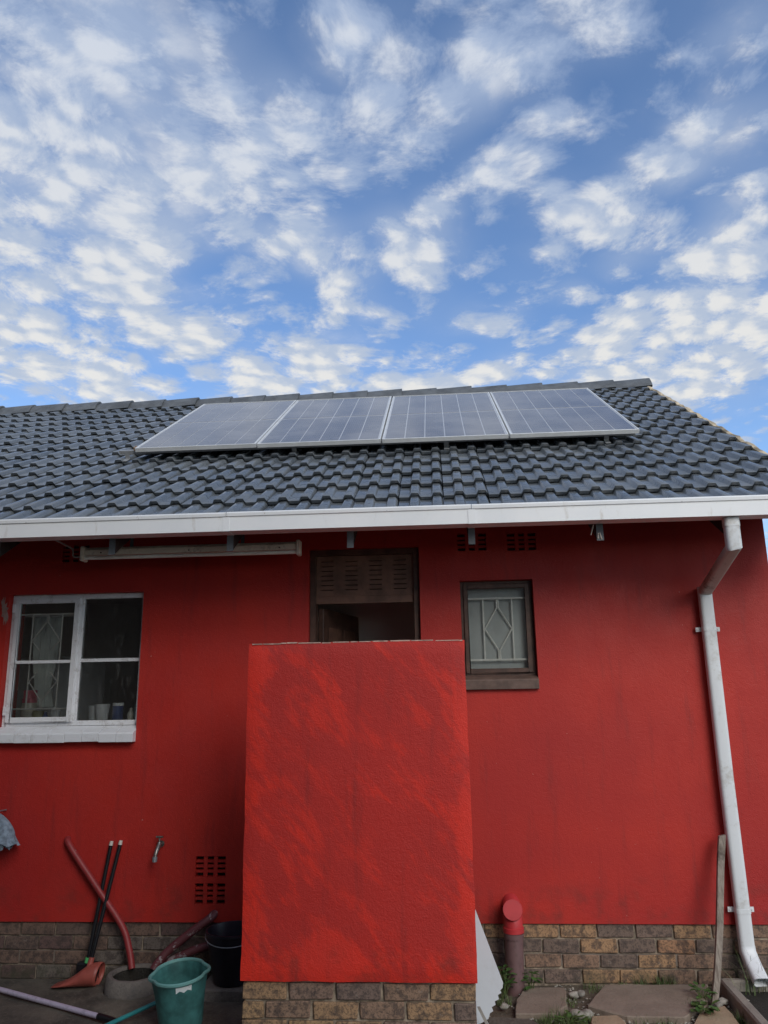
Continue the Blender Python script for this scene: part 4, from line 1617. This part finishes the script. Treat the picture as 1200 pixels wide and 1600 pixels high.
t = thing('broom', 'black handled broom with green clip standing behind the red dustpan', 'broom', (-2.29, -.06, 0))
b = MB(t.location)
b.sweep([(-2.287, -.085, .150), (-2.212, -.020, .812)], .0125, 12)
b.build('handle', 'black_plastic', t, smooth=True)
b = MB(t.location)
b.sweep([(-2.2125, -.0205, .808), (-2.209, -.018, .834)], [.0135, .011], 12)
b.build('grip_tip', 'cream_plastic', t, smooth=True)
b = MB(t.location)
b.sweep([(-2.2895, -.087, .128), (-2.2862, -.0842, .158)], .018, 12)
b.build('clip', 'clip_green', t)
b = MB(t.location)
b.box((-2.36, -.10, .075), (-2.22, -.05, .130))
b.build('broom_head', 'black_plastic', t, bevel=.01)
b = MB(t.location)
for i in range(14):
    for j in range(4):
        xx = -2.355 + .130 * i / 13
        yy = -.096 + .042 * j / 3
        b.sweep([(xx, yy, .08), (xx + random.uniform(-.01, .01), yy + random.uniform(-.008, .008), .006)], .003, 4)
o = b.build('bristles', 'black_plastic', t, fix=False)
o['kind'] = 'stuff'

# ================================================================== POLES ON THE GROUND
t = thing('mop_pole', 'scuffed lilac pole with black end lying on the ground', 'pole', (-2.3, -.45, 0))
b = MB(t.location)
pa, pb = Vector((-3.05, -.11, .026)), Vector((-1.965, -.626, .026))
b.sweep([pa, pb], .0145, 12)
b.build('pole', 'lilac', t, smooth=True)
b = MB(t.location)
dv = (pb - pa).normalized()
b.sweep([pb - dv * .005, pb + dv * .075, pb + dv * .13], [.0175, .0165, .014], 12)
b.build('end_sleeve', 'black_plastic', t, smooth=True)
t = thing('broom_pole', 'thin teal pole lying beside the teal bucket', 'pole', (-1.78, -.6, 0))
b = MB(t.location)
qa, qb = Vector((-2.02, -1.02, .022)), Vector((-1.685, -.43, .040))
b.sweep([qa, qb], .0115, 12)
b.build('pole', 'teal_pole', t, smooth=True)
b = MB(t.location)
dq = (qb - qa).normalized()
b.sweep([qb - dq * .002, qb + dq * .02], .0125, 12)
b.build('end_cap', 'black_plastic', t, smooth=True)

# ================================================================== BUCKETS
BR = (math.radians(7), math.radians(-4), math.radians(18))
t = thing('bucket', 'teal plastic bucket with pouring lips and torn label in front of the gully', 'bucket', (-1.478, -.68, .012), BR)


def bfn(an, r, z):
    # two pouring lips on opposite sides
    k = max(0, (z - .17) / .10)
    c2 = abs(math.cos(an))
    lip = math.exp(-((1 - c2) / .045))
    dip = math.exp(-(((abs(an % math.pi - math.pi / 2)) - 1.18) / .16) ** 2)
    return r * (1 + .075 * lip * k - .050 * dip * k), z + (-.006 * lip * k)


outp = [(.001, .0), (.112, .0), (.117, .006), (.125, .09), (.135, .18), (.142, .262), (.146, .270)]
inp = [(.142, .270), (.137, .25), (.130, .17), (.120, .08), (.112, .010), (.001, .008)]
b = MB()
b.lathe(outp + inp, n=64, fn=bfn)
b.build('body', 'teal', t, smooth=True)
b = MB()
rimp = [(.143, .262), (.151, .262), (.156, .269), (.155, .278), (.148, .282), (.141, .278), (.139, .270), (.143, .262)]
b.lathe(rimp, n=64, fn=lambda an, r, z: bfn(an, r, z))
b.build('rim', 'teal_rim', t, smooth=True)
b = MB()
a0, a1 = math.radians(-98), math.radians(-64)
for i in range(6):
    s0, s1 = i / 6, (i + 1) / 6
    for (sa, sb) in ((s0, s1),):
        A0, A1 = a0 + (a1 - a0) * sa, a0 + (a1 - a0) * sb
        r0, r1 = .1435, .1395
        top = .257
        bot0 = .225 + .010 * abs(math.sin(i * 2.1))
        bot1 = .225 + .010 * abs(math.sin((i + 1) * 2.1))
        b.face([(r1 * math.cos(A0), r1 * math.sin(A0), bot0), (r1 * math.cos(A1), r1 * math.sin(A1), bot1), (r0 * math.cos(A1), r0 * math.sin(A1), top), (r0 * math.cos(A0), r0 * math.sin(A0), top)])
o = b.build('paper_label', 'sticker', t, smooth=True)

t = thing('bucket', 'black bucket in the dark corner beside the screen wall', 'bucket', (-1.325, -.19, .07))
b = MB()
b.lathe([(.001, 0), (.112, 0), (.118, .008), (.165, .27), (.172, .272), (.172, .288), (.162, .288), (.158, .27), (.112, .012), (.001, .01)], n=44)
b.build('body', 'navy_plastic', t, smooth=True)
b = MB()
b.sweep([(.172 * math.cos(a), .172 * math.sin(a), .268 - .04 * max(0, -math.sin(a))) for a in [math.radians(180 + i * 9) for i in range(21)]], .003, 6)
b.build('bail_handle', 'bracket', t)
b = MB()
b.box((-1.50, -.33, -.02), (-1.16, -.01, .068), jit=.006)
tag(b.build('concrete_block', 'concrete_d', None, bevel=.008), 'low grey concrete block under the black bucket', 'block')

# ================================================================== CLOTH AT LEFT EDGE
t = thing('cloth_bonnet', 'grey blue frilled cloth hanging on the wall at the left edge', 'cloth', (-2.965, -.08, .90))
b = MB(t.location)
nr, na = 12, 40
rr = []
for i in range(nr + 1):
    s_ = i / nr
    ring = []
    for j in range(na):
        a = 2 * math.pi * j / na
        rad = .118 * math.sin(min(1, s_ * 1.25) * math.pi / 2) ** .8
        if s_ > .78:
            rad *= 1 + (s_ - .78) * 1.1
        fr2 = max(0, s_ - .6) * .16 * math.sin(a * 11 + s_ * 4) + .02 * math.sin(a * 5)
        z = 1.025 - .18 * s_ - (.03 * math.sin(a * 7) * max(0, s_ - .7)) - .02 * math.cos(a) * s_
        ring.append(b.vert((-2.965 + rad * (1 + fr2) * math.cos(a), -.085 + .6 * rad * (1 + fr2) * math.sin(a), z)))
    rr.append(ring)
for i in range(nr):
    for j in range(na):
        k = (j + 1) % na
        b.f.append([rr[i][j], rr[i][k], rr[i + 1][k], rr[i + 1][j]])
b.build('crown', 'cloth', t, smooth=True)
b = MB(t.location)
rr = []
for i in range(5):
    s_ = i / 4
    ring = []
    for j in range(60):
        a = 2 * math.pi * j / 60
        rad = .112 + .018 * s_ + .016 * math.sin(a * 13) * s_ - .03 * s_ * (1 if i > 2 else 0)
        ring.append(b.vert((-2.965 + rad * math.cos(a), -.085 + .6 * rad * math.sin(a), .862 - .055 * s_ + .012 * math.sin(a * 9 + 1) * s_)))
    rr.append(ring)
for i in range(4):
    for j in range(60):
        k = (j + 1) % 60
        b.f.append([rr[i][j], rr[i][k], rr[i + 1][k], rr[i + 1][j]])
b.build('frill', 'cloth', t, smooth=True)
b = MB(t.location)
b.sweep([(-2.965, .01, 1.03), (-2.965, -.09, 1.035), (-2.965, -.10, 1.05)], .005, 8)
b.build('hook', 'bracket', t)

# ================================================================== WHITE BOARD
pts2 = [(-.30, .03), (.06, .012), (.120, .030), (.165, .052), (.196, .070), (.205, .098), (.222, .108), (.214, .128), (.236, .140), (.232, .158), (.254, .168), (.250, .190), (.268, .200), (.262, .212), (.276, .226), (.280, .250), (.262, .300), (.166, .566), (.02, .98), (-.30, .90)]


def bp_(x, z):
    return (x, -.70 - z * .16, z)


b = MB()
b.prism([bp_(x, z) for x, z in pts2], (0, .008, .0012))
tag(b.build('broken_board', 'board', None), 'torn white board leaning behind the red screen wall', 'board')
b = MB()
b.prism([(.135, -.842, .17), (.150, -.842, .17), (.232, -.80, .0), (.214, -.80, .0)], (0, .012, 0))
tag(b.build('board_strip', 'board_edge', None), 'thin grey strip leaning in front of the torn white board', 'strip')

# ================================================================== VENT PIPE
VX, VY = .397, -.115
t = thing('soil_pipe', 'stubby brown soil pipe with red painted elbow and cap by the plinth', 'pipe', (VX, VY, 0))
b = MB(t.location)
b.sweep([(VX - .008, VY, -.03), (VX, VY, .325)], .056, 22)
b.build('pipe', 'vent_brown', t, smooth=True)
b = MB(t.location)
b.sweep([(VX - .001, VY, .290), (VX, VY, .322), (VX, VY, .335)], [.060, .062, .062], 22)
b.build('collar', 'vent_brown', t, smooth=True)
b = MB(t.location)
b.sweep([(VX, VY, .325), (VX, VY, .352), (VX, VY, .354), (VX, VY, .40), (VX, VY + .010, .425), (VX, VY + .05, .455), (VX, VY + .13, .465)], [.064, .064, .058, .057, .056, .054, .052], 22, up=(1, 0, 0))
b.build('elbow', 'vent_red', t, smooth=True)
cpn = Vector((0, -.98, .20)).normalized()
cpc = Vector((VX - .004, VY - .036, .458))
b = MB(t.location)
b.sweep([cpc - cpn * .04, cpc + cpn * .012, cpc + cpn * .014, cpc + cpn * .022, cpc + cpn * .026], [.052, .052, .061, .061, .058], 30)
b.build('access_cap', 'vent_red', t, smooth=True)

# ================================================================== TIMBER STAKE
t = thing('timber_stake', 'weathered grey wooden stake leaning beside the downpipe', 'stake', (1.495, -.29, 0))
b = MB()
a_, c_ = Vector((0, 0, -.02)), Vector((.225, .205, .868))
n_ = 14
rings = []
for i in range(n_ + 1):
    s_ = i / n_
    q_ = a_.lerp(c_, s_) + Vector((.008 * math.sin(s_ * 5), 0, 0))
    wd = .021 - .003 * (1 - s_) + .002 * mnoise.noise(Vector((s_ * 7, 2, 1)))
    dp = .013
    rings.append([b.vert(q_ + Vector((sx * wd, sy * dp, .004 * sx if i == n_ else 0))) for sx, sy in ((-1, -1), (1, -1), (1, 1), (-1, 1))])
for i in range(n_):
    for k in range(4):
        j = (k + 1) % 4
        b.f.append([rings[i][k], rings[i][j], rings[i + 1][j], rings[i + 1][k]])
b.f.append(rings[0][::-1])
b.f.append(rings[-1])
b.build('stake', 'timber', t, bevel=.002)

# ================================================================== CONCRETE TROUGH
t = thing('drain_trough', 'low concrete trough edge under the downpipe filled with dark wet soil', 'trough', (1.9, -.5, 0))
b = MB(t.location)
x0, x1, y0, y1 = 1.595, 2.25, -1.5, -.09
zt_ = .078


def slabq(b, pts, z0, z1):
    b.prism([(x, y, z0) for x, y in pts], (0, 0, z1 - z0))


slabq(b, [(x0, y1), (x0 + .06, y1 - .05), (1.615, y0), (1.555, y0)], -.05, zt_)
b.build('left_edge', 'concrete', t, bevel=.010)
b = MB(t.location)
slabq(b, [(x0 + .004, y1 + .001), (x1, y1 + .001), (x1, y1 - .048), (x0 + .062, y1 - .048)], -.05, zt_ - .003)
b.build('back_edge', 'concrete', t, bevel=.010)
b = MB(t.location)
b.face([(1.60, y0, .012), (2.4, y0, .012), (2.4, y1 - .05, .018), (1.62, y1 - .05, .018)])
b.build('soil', 'wet_soil', t, fix=False)

# ================================================================== FLAGSTONES
def flag(pts, mat, label, h=.03, seed=1):
    rnd = random.Random(seed)
    b = MB()
    ring = []
    n = len(pts)
    for i in range(n):
        p0, p1 = Vector((*pts[i], 0)), Vector((*pts[(i + 1) % n], 0))
        m_ = max(2, int((p1 - p0).length / .05))
        for k in range(m_):
            q_ = p0.lerp(p1, k / m_)
            ring.append((q_.x + rnd.uniform(-.006, .006), q_.y + rnd.uniform(-.006, .006), 0))
    b.prism([(x, y, -.04) for x, y, _ in ring], (0, 0, .04 + h))
    for q_ in b.v:
        if q_.z > 0:
            q_.z += .006 * mnoise.noise(Vector((q_.x * 5, q_.y * 5, seed)))
    o = b.build('flagstone', mat, None, bevel=.005)
    return tag(o, label, 'paving stone', 'flagstones along the plinth')


flag([(.452, -.120), (.690, -.100), (.655, -.371), (.582, -.497), (.357, -.504), (.375, -.30)], 'flag', 'brown flagstone right of the soil pipe', .022, 1)
flag([(.928, -.075), (1.55, -.045), (1.477, -.255), (1.259, -.545), (.955, -.538), (.763, -.386)], 'flag', 'large brown flagstone in front of the brick plinth', .026, 2)
flag([(1.386, -.413), (1.540, -.362), (1.525, -.62), (1.50, -1.1), (1.30, -1.1), (1.279, -.61)], 'flag_tan', 'tan flagstone at the foot of the concrete trough', .020, 3)
flag([(.773, -.505), (.914, -.490), (.93, -.60), (.90, -.80), (.74, -.76), (.745, -.60)], 'flag_tan', 'small pale flagstone in front of the large brown one', .020, 4)
flag([(.19, -.56), (.42, -.56), (.55, -.72), (.5, -1.1), (.2, -1.1)], 'slab_dark', 'dark broken slab beside the screen wall', .020, 5)

# loose pebbles: uncountable grit plus a few pale stones one can pick out
def stone_mesh(seed, r=1.0):
    bm = bmesh.new()
    bmesh.ops.create_icosphere(bm, subdivisions=2, radius=r)
    for q_ in bm.verts:
        n = 1 + .6 * mnoise.noise(q_.co * 1.5 + Vector((seed, 0, 0)))
        q_.co = Vector((q_.co.x * n * 1.2, q_.co.y * n, q_.co.z * n * .62))
    me = bpy.data.meshes.new('stone')
    bm.to_mesh(me)
    bm.free()
    me.materials.append(MAT['pebble'])
    me.polygons.foreach_set('use_smooth', [True] * len(me.polygons))
    return me


SM = [stone_mesh(i * 3.7) for i in range(4)]
st = [(.722, -.225, .028, 'white stone between the two big flagstones'), (.765, -.20, .024, 'second white stone between the big flagstones'),
      (.690, -.52, .036, 'pale stone in the grass gap, left of a pair'), (.745, -.50, .034, 'pale stone in the grass gap, right of a pair'),
      (1.505, -.345, .022, 'pale stone at the foot of the timber stake'), (1.545, -.30, .026, 'grey stone between the stake and the trough'),
      (1.44, -.385, .014, 'tiny white stone left of the stake foot'), (1.66, -.28, .026, 'pale stone on the wet soil under the downpipe'),
      (.300, -.40, .022, 'tiny pale stone behind the torn board')]
for i, (x, y, r, lab) in enumerate(st):
    o = link('stone', SM[i % 4], None, (x, y, .012 + r * .35))
    o.scale = (r, r, r)
    o.rotation_euler = (0, 0, i * 1.3)
    tag(o, lab, 'stone', 'loose stones by the plinth')
b = MB()
rnd = random.Random(11)
cnt = 0
while cnt < 900:
    x, y = rnd.uniform(.16, 1.6), rnd.uniform(-.9, .0)
    if mnoise.noise(Vector((x * 5, y * 5, 2))) < -.05:
        continue
    cnt += 1
    r = rnd.uniform(.003, .010)
    mm = SM[rnd.randrange(4)]
    base = len(b.v)
    rot = Matrix.Rotation(rnd.uniform(0, 6), 3, 'Z')
    # coarse pebble: octahedron
    for q_ in ((1.2, 0, 0), (-1, .1, 0), (0, 1, .1), (.1, -1, 0), (0, .1, .7), (.1, 0, -.6)):
        b.v.append(rot @ Vector(q_) * r + Vector((x, y, -.004 + r * .3)))
    for f in ((0, 2, 4), (2, 1, 4), (1, 3, 4), (3, 0, 4), (2, 0, 5), (1, 2, 5), (3, 1, 5), (0, 3, 5)):
        b.f.append([base + k for k in f])
o = b.build('gravel', 'pebble', None, fix=False)
tag(o, 'loose grit and small gravel between the flagstones', 'gravel', kind='stuff')


# ================================================================== WEEDS AND GRASS
def blade(b, x, y, z, h, lean, az, wd):
    d_ = Vector((math.cos(az), math.sin(az), 0))
    sd = Vector((-d_.y, d_.x, 0)) * wd
    prev_ = None
    for k in range(4):
        s_ = k / 3
        c = Vector((x, y, z)) + Vector((0, 0, h * s_ * (1 - .25 * lean * s_))) + d_ * h * lean * s_ * s_
        ww = sd * (1 - s_ * .9)
        cur = (b.vert(c - ww), b.vert(c + ww))
        if prev_:
            b.f.append([prev_[0], prev_[1], cur[1], cur[0]])
        prev_ = cur


def leaf(b, base, tip_dir, L, wd, rnd):
    up = Vector((0, 0, 1))
    d_ = tip_dir.normalized()
    sd = d_.cross(up)
    if sd.length < .1:
        sd = Vector((1, 0, 0))
    sd.normalize()
    nn = sd.cross(d_)
    rows = []
    for (s_, w_) in ((0, .1), (.25, .8), (.55, 1), (.8, .7), (1, .05)):
        c = base + d_ * L * s_ - nn * L * .25 * s_ * s_
        rows.append((b.vert(c - sd * wd * w_ + nn * wd * .25), b.vert(c), b.vert(c + sd * wd * w_ + nn * wd * .25)))
    for k in range(4):
        for m_ in range(2):
            b.f.append([rows[k][m_], rows[k][m_ + 1], rows[k + 1][m_ + 1], rows[k + 1][m_]])


def weed(x, y, z, label, n, L, wd, hgt, seed, spread=.05):
    rnd = random.Random(seed)
    t = thing('weed', label, 'plant', (x, y, z), group='weeds along the plinth')
    b, s2 = MB(), MB()
    for i in range(n):
        az = rnd.uniform(0, 6.28)
        h = hgt * rnd.uniform(.3, 1)
        r = spread * rnd.uniform(.2, 1)
        base = Vector((r * math.cos(az), r * math.sin(az), h))
        s2.sweep([(r * .2 * math.cos(az), r * .2 * math.sin(az), -.005), base * .6 + Vector((0, 0, h * .15)), base], .0014, 4)
        leaf(b, base, Vector((math.cos(az + rnd.uniform(-.6, .6)), math.sin(az + rnd.uniform(-.6, .6)), rnd.uniform(-.1, .7))), L * rnd.uniform(.6, 1.15), wd * rnd.uniform(.7, 1.1), rnd)
    b.build('leaves', 'leaf', t, smooth=True, fix=False)
    s2.build('stems', 'grass', t, fix=False)
    return t


weed(.318, -.21, 0, 'leafy green weed on the left foot of the brown soil pipe', 26, .044, .016, .15, 1, .045)
weed(.485, -.13, 0, 'dark green weed at the right foot of the brown soil pipe', 18, .042, .016, .10, 2, .045)
weed(1.385, -.455, .01, 'round leaved weed by the tan flagstone', 26, .042, .020, .05, 3, .06)
weed(.63, -.60, 0, 'low weed in the gap beside the pale stones', 26, .04, .012, .05, 4, .08)
weed(1.44, -.27, .01, 'creeping weed left of the timber stake', 22, .035, .013, .07, 5, .06)

b, b2 = MB(), MB()
rnd = random.Random(21)
patches = [(1.16, -.015, .05, 60, .075), (1.30, -.010, .07, 110, .095), (1.05, -.02, .04, 30, .05), (.86, -.06, .06, 60, .05), (.585, -.56, .09, 200, .075), (.50, -.58, .05, 70, .06), (1.10, -.60, .13, 180, .05),
           (.68, -.30, .05, 60, .05), (1.36, -.35, .05, 60, .06), (1.42, -.45, .05, 50, .05), (.30, -.30, .05, 60, .07), (.72, -.57, .07, 120, .06), (1.56, -.52, .03, 60, .07), (1.57, -.66, .03, 50, .07), (1.66, -.70, .08, 60, .07)]
for (x, y, sp, n, h) in patches:
    for i in range(n):
        r, a = sp * math.sqrt(rnd.random()), rnd.uniform(0, 6.28)
        blade(b, x + r * math.cos(a), min(y + r * math.sin(a), .008), -.01, h * rnd.uniform(.4, 1.1), rnd.uniform(.1, .8), rnd.uniform(0, 6.28), rnd.uniform(.0012, .0028))
o = b.build('grass', 'grass', None, fix=False)
tag(o, 'short green grass growing in the cracks of the paving', 'grass', kind='stuff')
# tall grass at the pipe outlet
t = thing('grass_tuft', 'tall thin grass tuft around the downpipe outlet', 'grass', (1.79, -.16, .015), group='weeds along the plinth')
b = MB()
for i in range(26):
    a = rnd.uniform(0, 6.28)
    blade(b, rnd.uniform(-.10, .13), rnd.uniform(-.06, .06), 0, rnd.uniform(.12, .30), rnd.uniform(.2, .9), a, rnd.uniform(.0016, .003))
b.build('green_blades', 'grass', t, fix=False)
b = MB()
for i in range(14):
    a = rnd.uniform(0, 6.28)
    blade(b, rnd.uniform(-.14, .16), rnd.uniform(-.08, .05), 0, rnd.uniform(.10, .26), rnd.uniform(.5, 1.3), a, rnd.uniform(.0014, .0026))
b.build('dry_blades', 'dry_grass', t, fix=False)

# ================================================================== HOUSE ACROSS THE YARD (unseen, added and raised to shade the wall's left and darken panes)
MAT['nb_wall'] = simple('dark_added_wall', (0.20, 0.18, 0.16), 0.9, var=0.2, scale=3)
MAT['ob_wall'] = simple('dark_blocker_wall', (0.13, 0.09, 0.07), 0.9, var=0.2, scale=3)
MAT['nb_roof'] = simple('neighbour_roof_sheet', (0.09, 0.085, 0.085), 0.6, var=0.2)
MAT['nb_white'] = simple('neighbour_white_trim', (0.68, 0.68, 0.66), 0.6, var=0.1)
nbh = thing('added_neighbour_house', 'tall plastered house added unseen behind the camera to shade the wall', 'house', (-6.0, -11.0, 0))
NX0, NX1, NY0, NY1 = -13.0, 1.9, -15.2, -8.6
NH = 7.8
b = MB(nbh.location)
b.box((NX0, NY0, -.05), (NX1, NY1, NH))
b.build('wall', 'nb_wall', nbh)
b = MB(nbh.location)
b.prism([(NX0 - .4, NY0 - .5, NH + .02), (NX0 - .4, NY1 + .5, NH + .02), (NX0 - .4, NY1 + .5, NH + .1), (NX0 - .4, (NY0 + NY1) / 2, NH + 2), (NX0 - .4, NY0 - .5, NH + .1)], (NX1 - NX0 + .8, 0, 0))
b.build('roof', 'nb_roof', nbh)
b = MB(nbh.location)
b.box((NX0 - .4, NY1 + .505, NH - .1), (NX1 + .4, NY1 + .60, NH + .08))
b.build('gutter', 'nb_white', nbh)
for wx in (-11.0, -8.0, -5.0, -1.6):
    for wz in (1.0, 4.6):
        b = MB(nbh.location)
        b.box((wx, NY1 + .001, wz), (wx + 1.5, NY1 + .03, wz + 1.1))
        wn_ = b.build('window', 'black_plastic', nbh)
        b = MB(nbh.location)
        rect_frame(b, wx - .05, wx + 1.55, wz - .05, wz + 1.15, NY1 + .002, NY1 + .07, .07)
        b.box((wx + .72, NY1 + .031, wz + .02), (wx + .78, NY1 + .07, wz + 1.08))
        b.build('frame', 'nb_white', wn_)

# outbuilding added unseen at the left, shading that end of the wall
obh = thing('blocker', 'plastered outbuilding added unseen at the left to shade the wall', 'shade blocker', (-5.6, -3.4, 0))
b = MB(obh.location)
b.box((-7.4, -6.2, -.05), (-3.85, -0.9, 4.6))
b.build('wall', 'ob_wall', obh)
b = MB(obh.location)
b.prism([(-7.7, -6.5, 4.95), (-3.6, -6.5, 4.62), (-3.6, -6.5, 4.7), (-7.7, -6.5, 5.03)], (0, 5.8, 0))
b.build('roof', 'nb_roof', obh)
b = MB(obh.location)
b.box((-3.849, -4.2, .0), (-3.80, -3.35, 2.05))
b.build('door', 'brown_wood', obh)
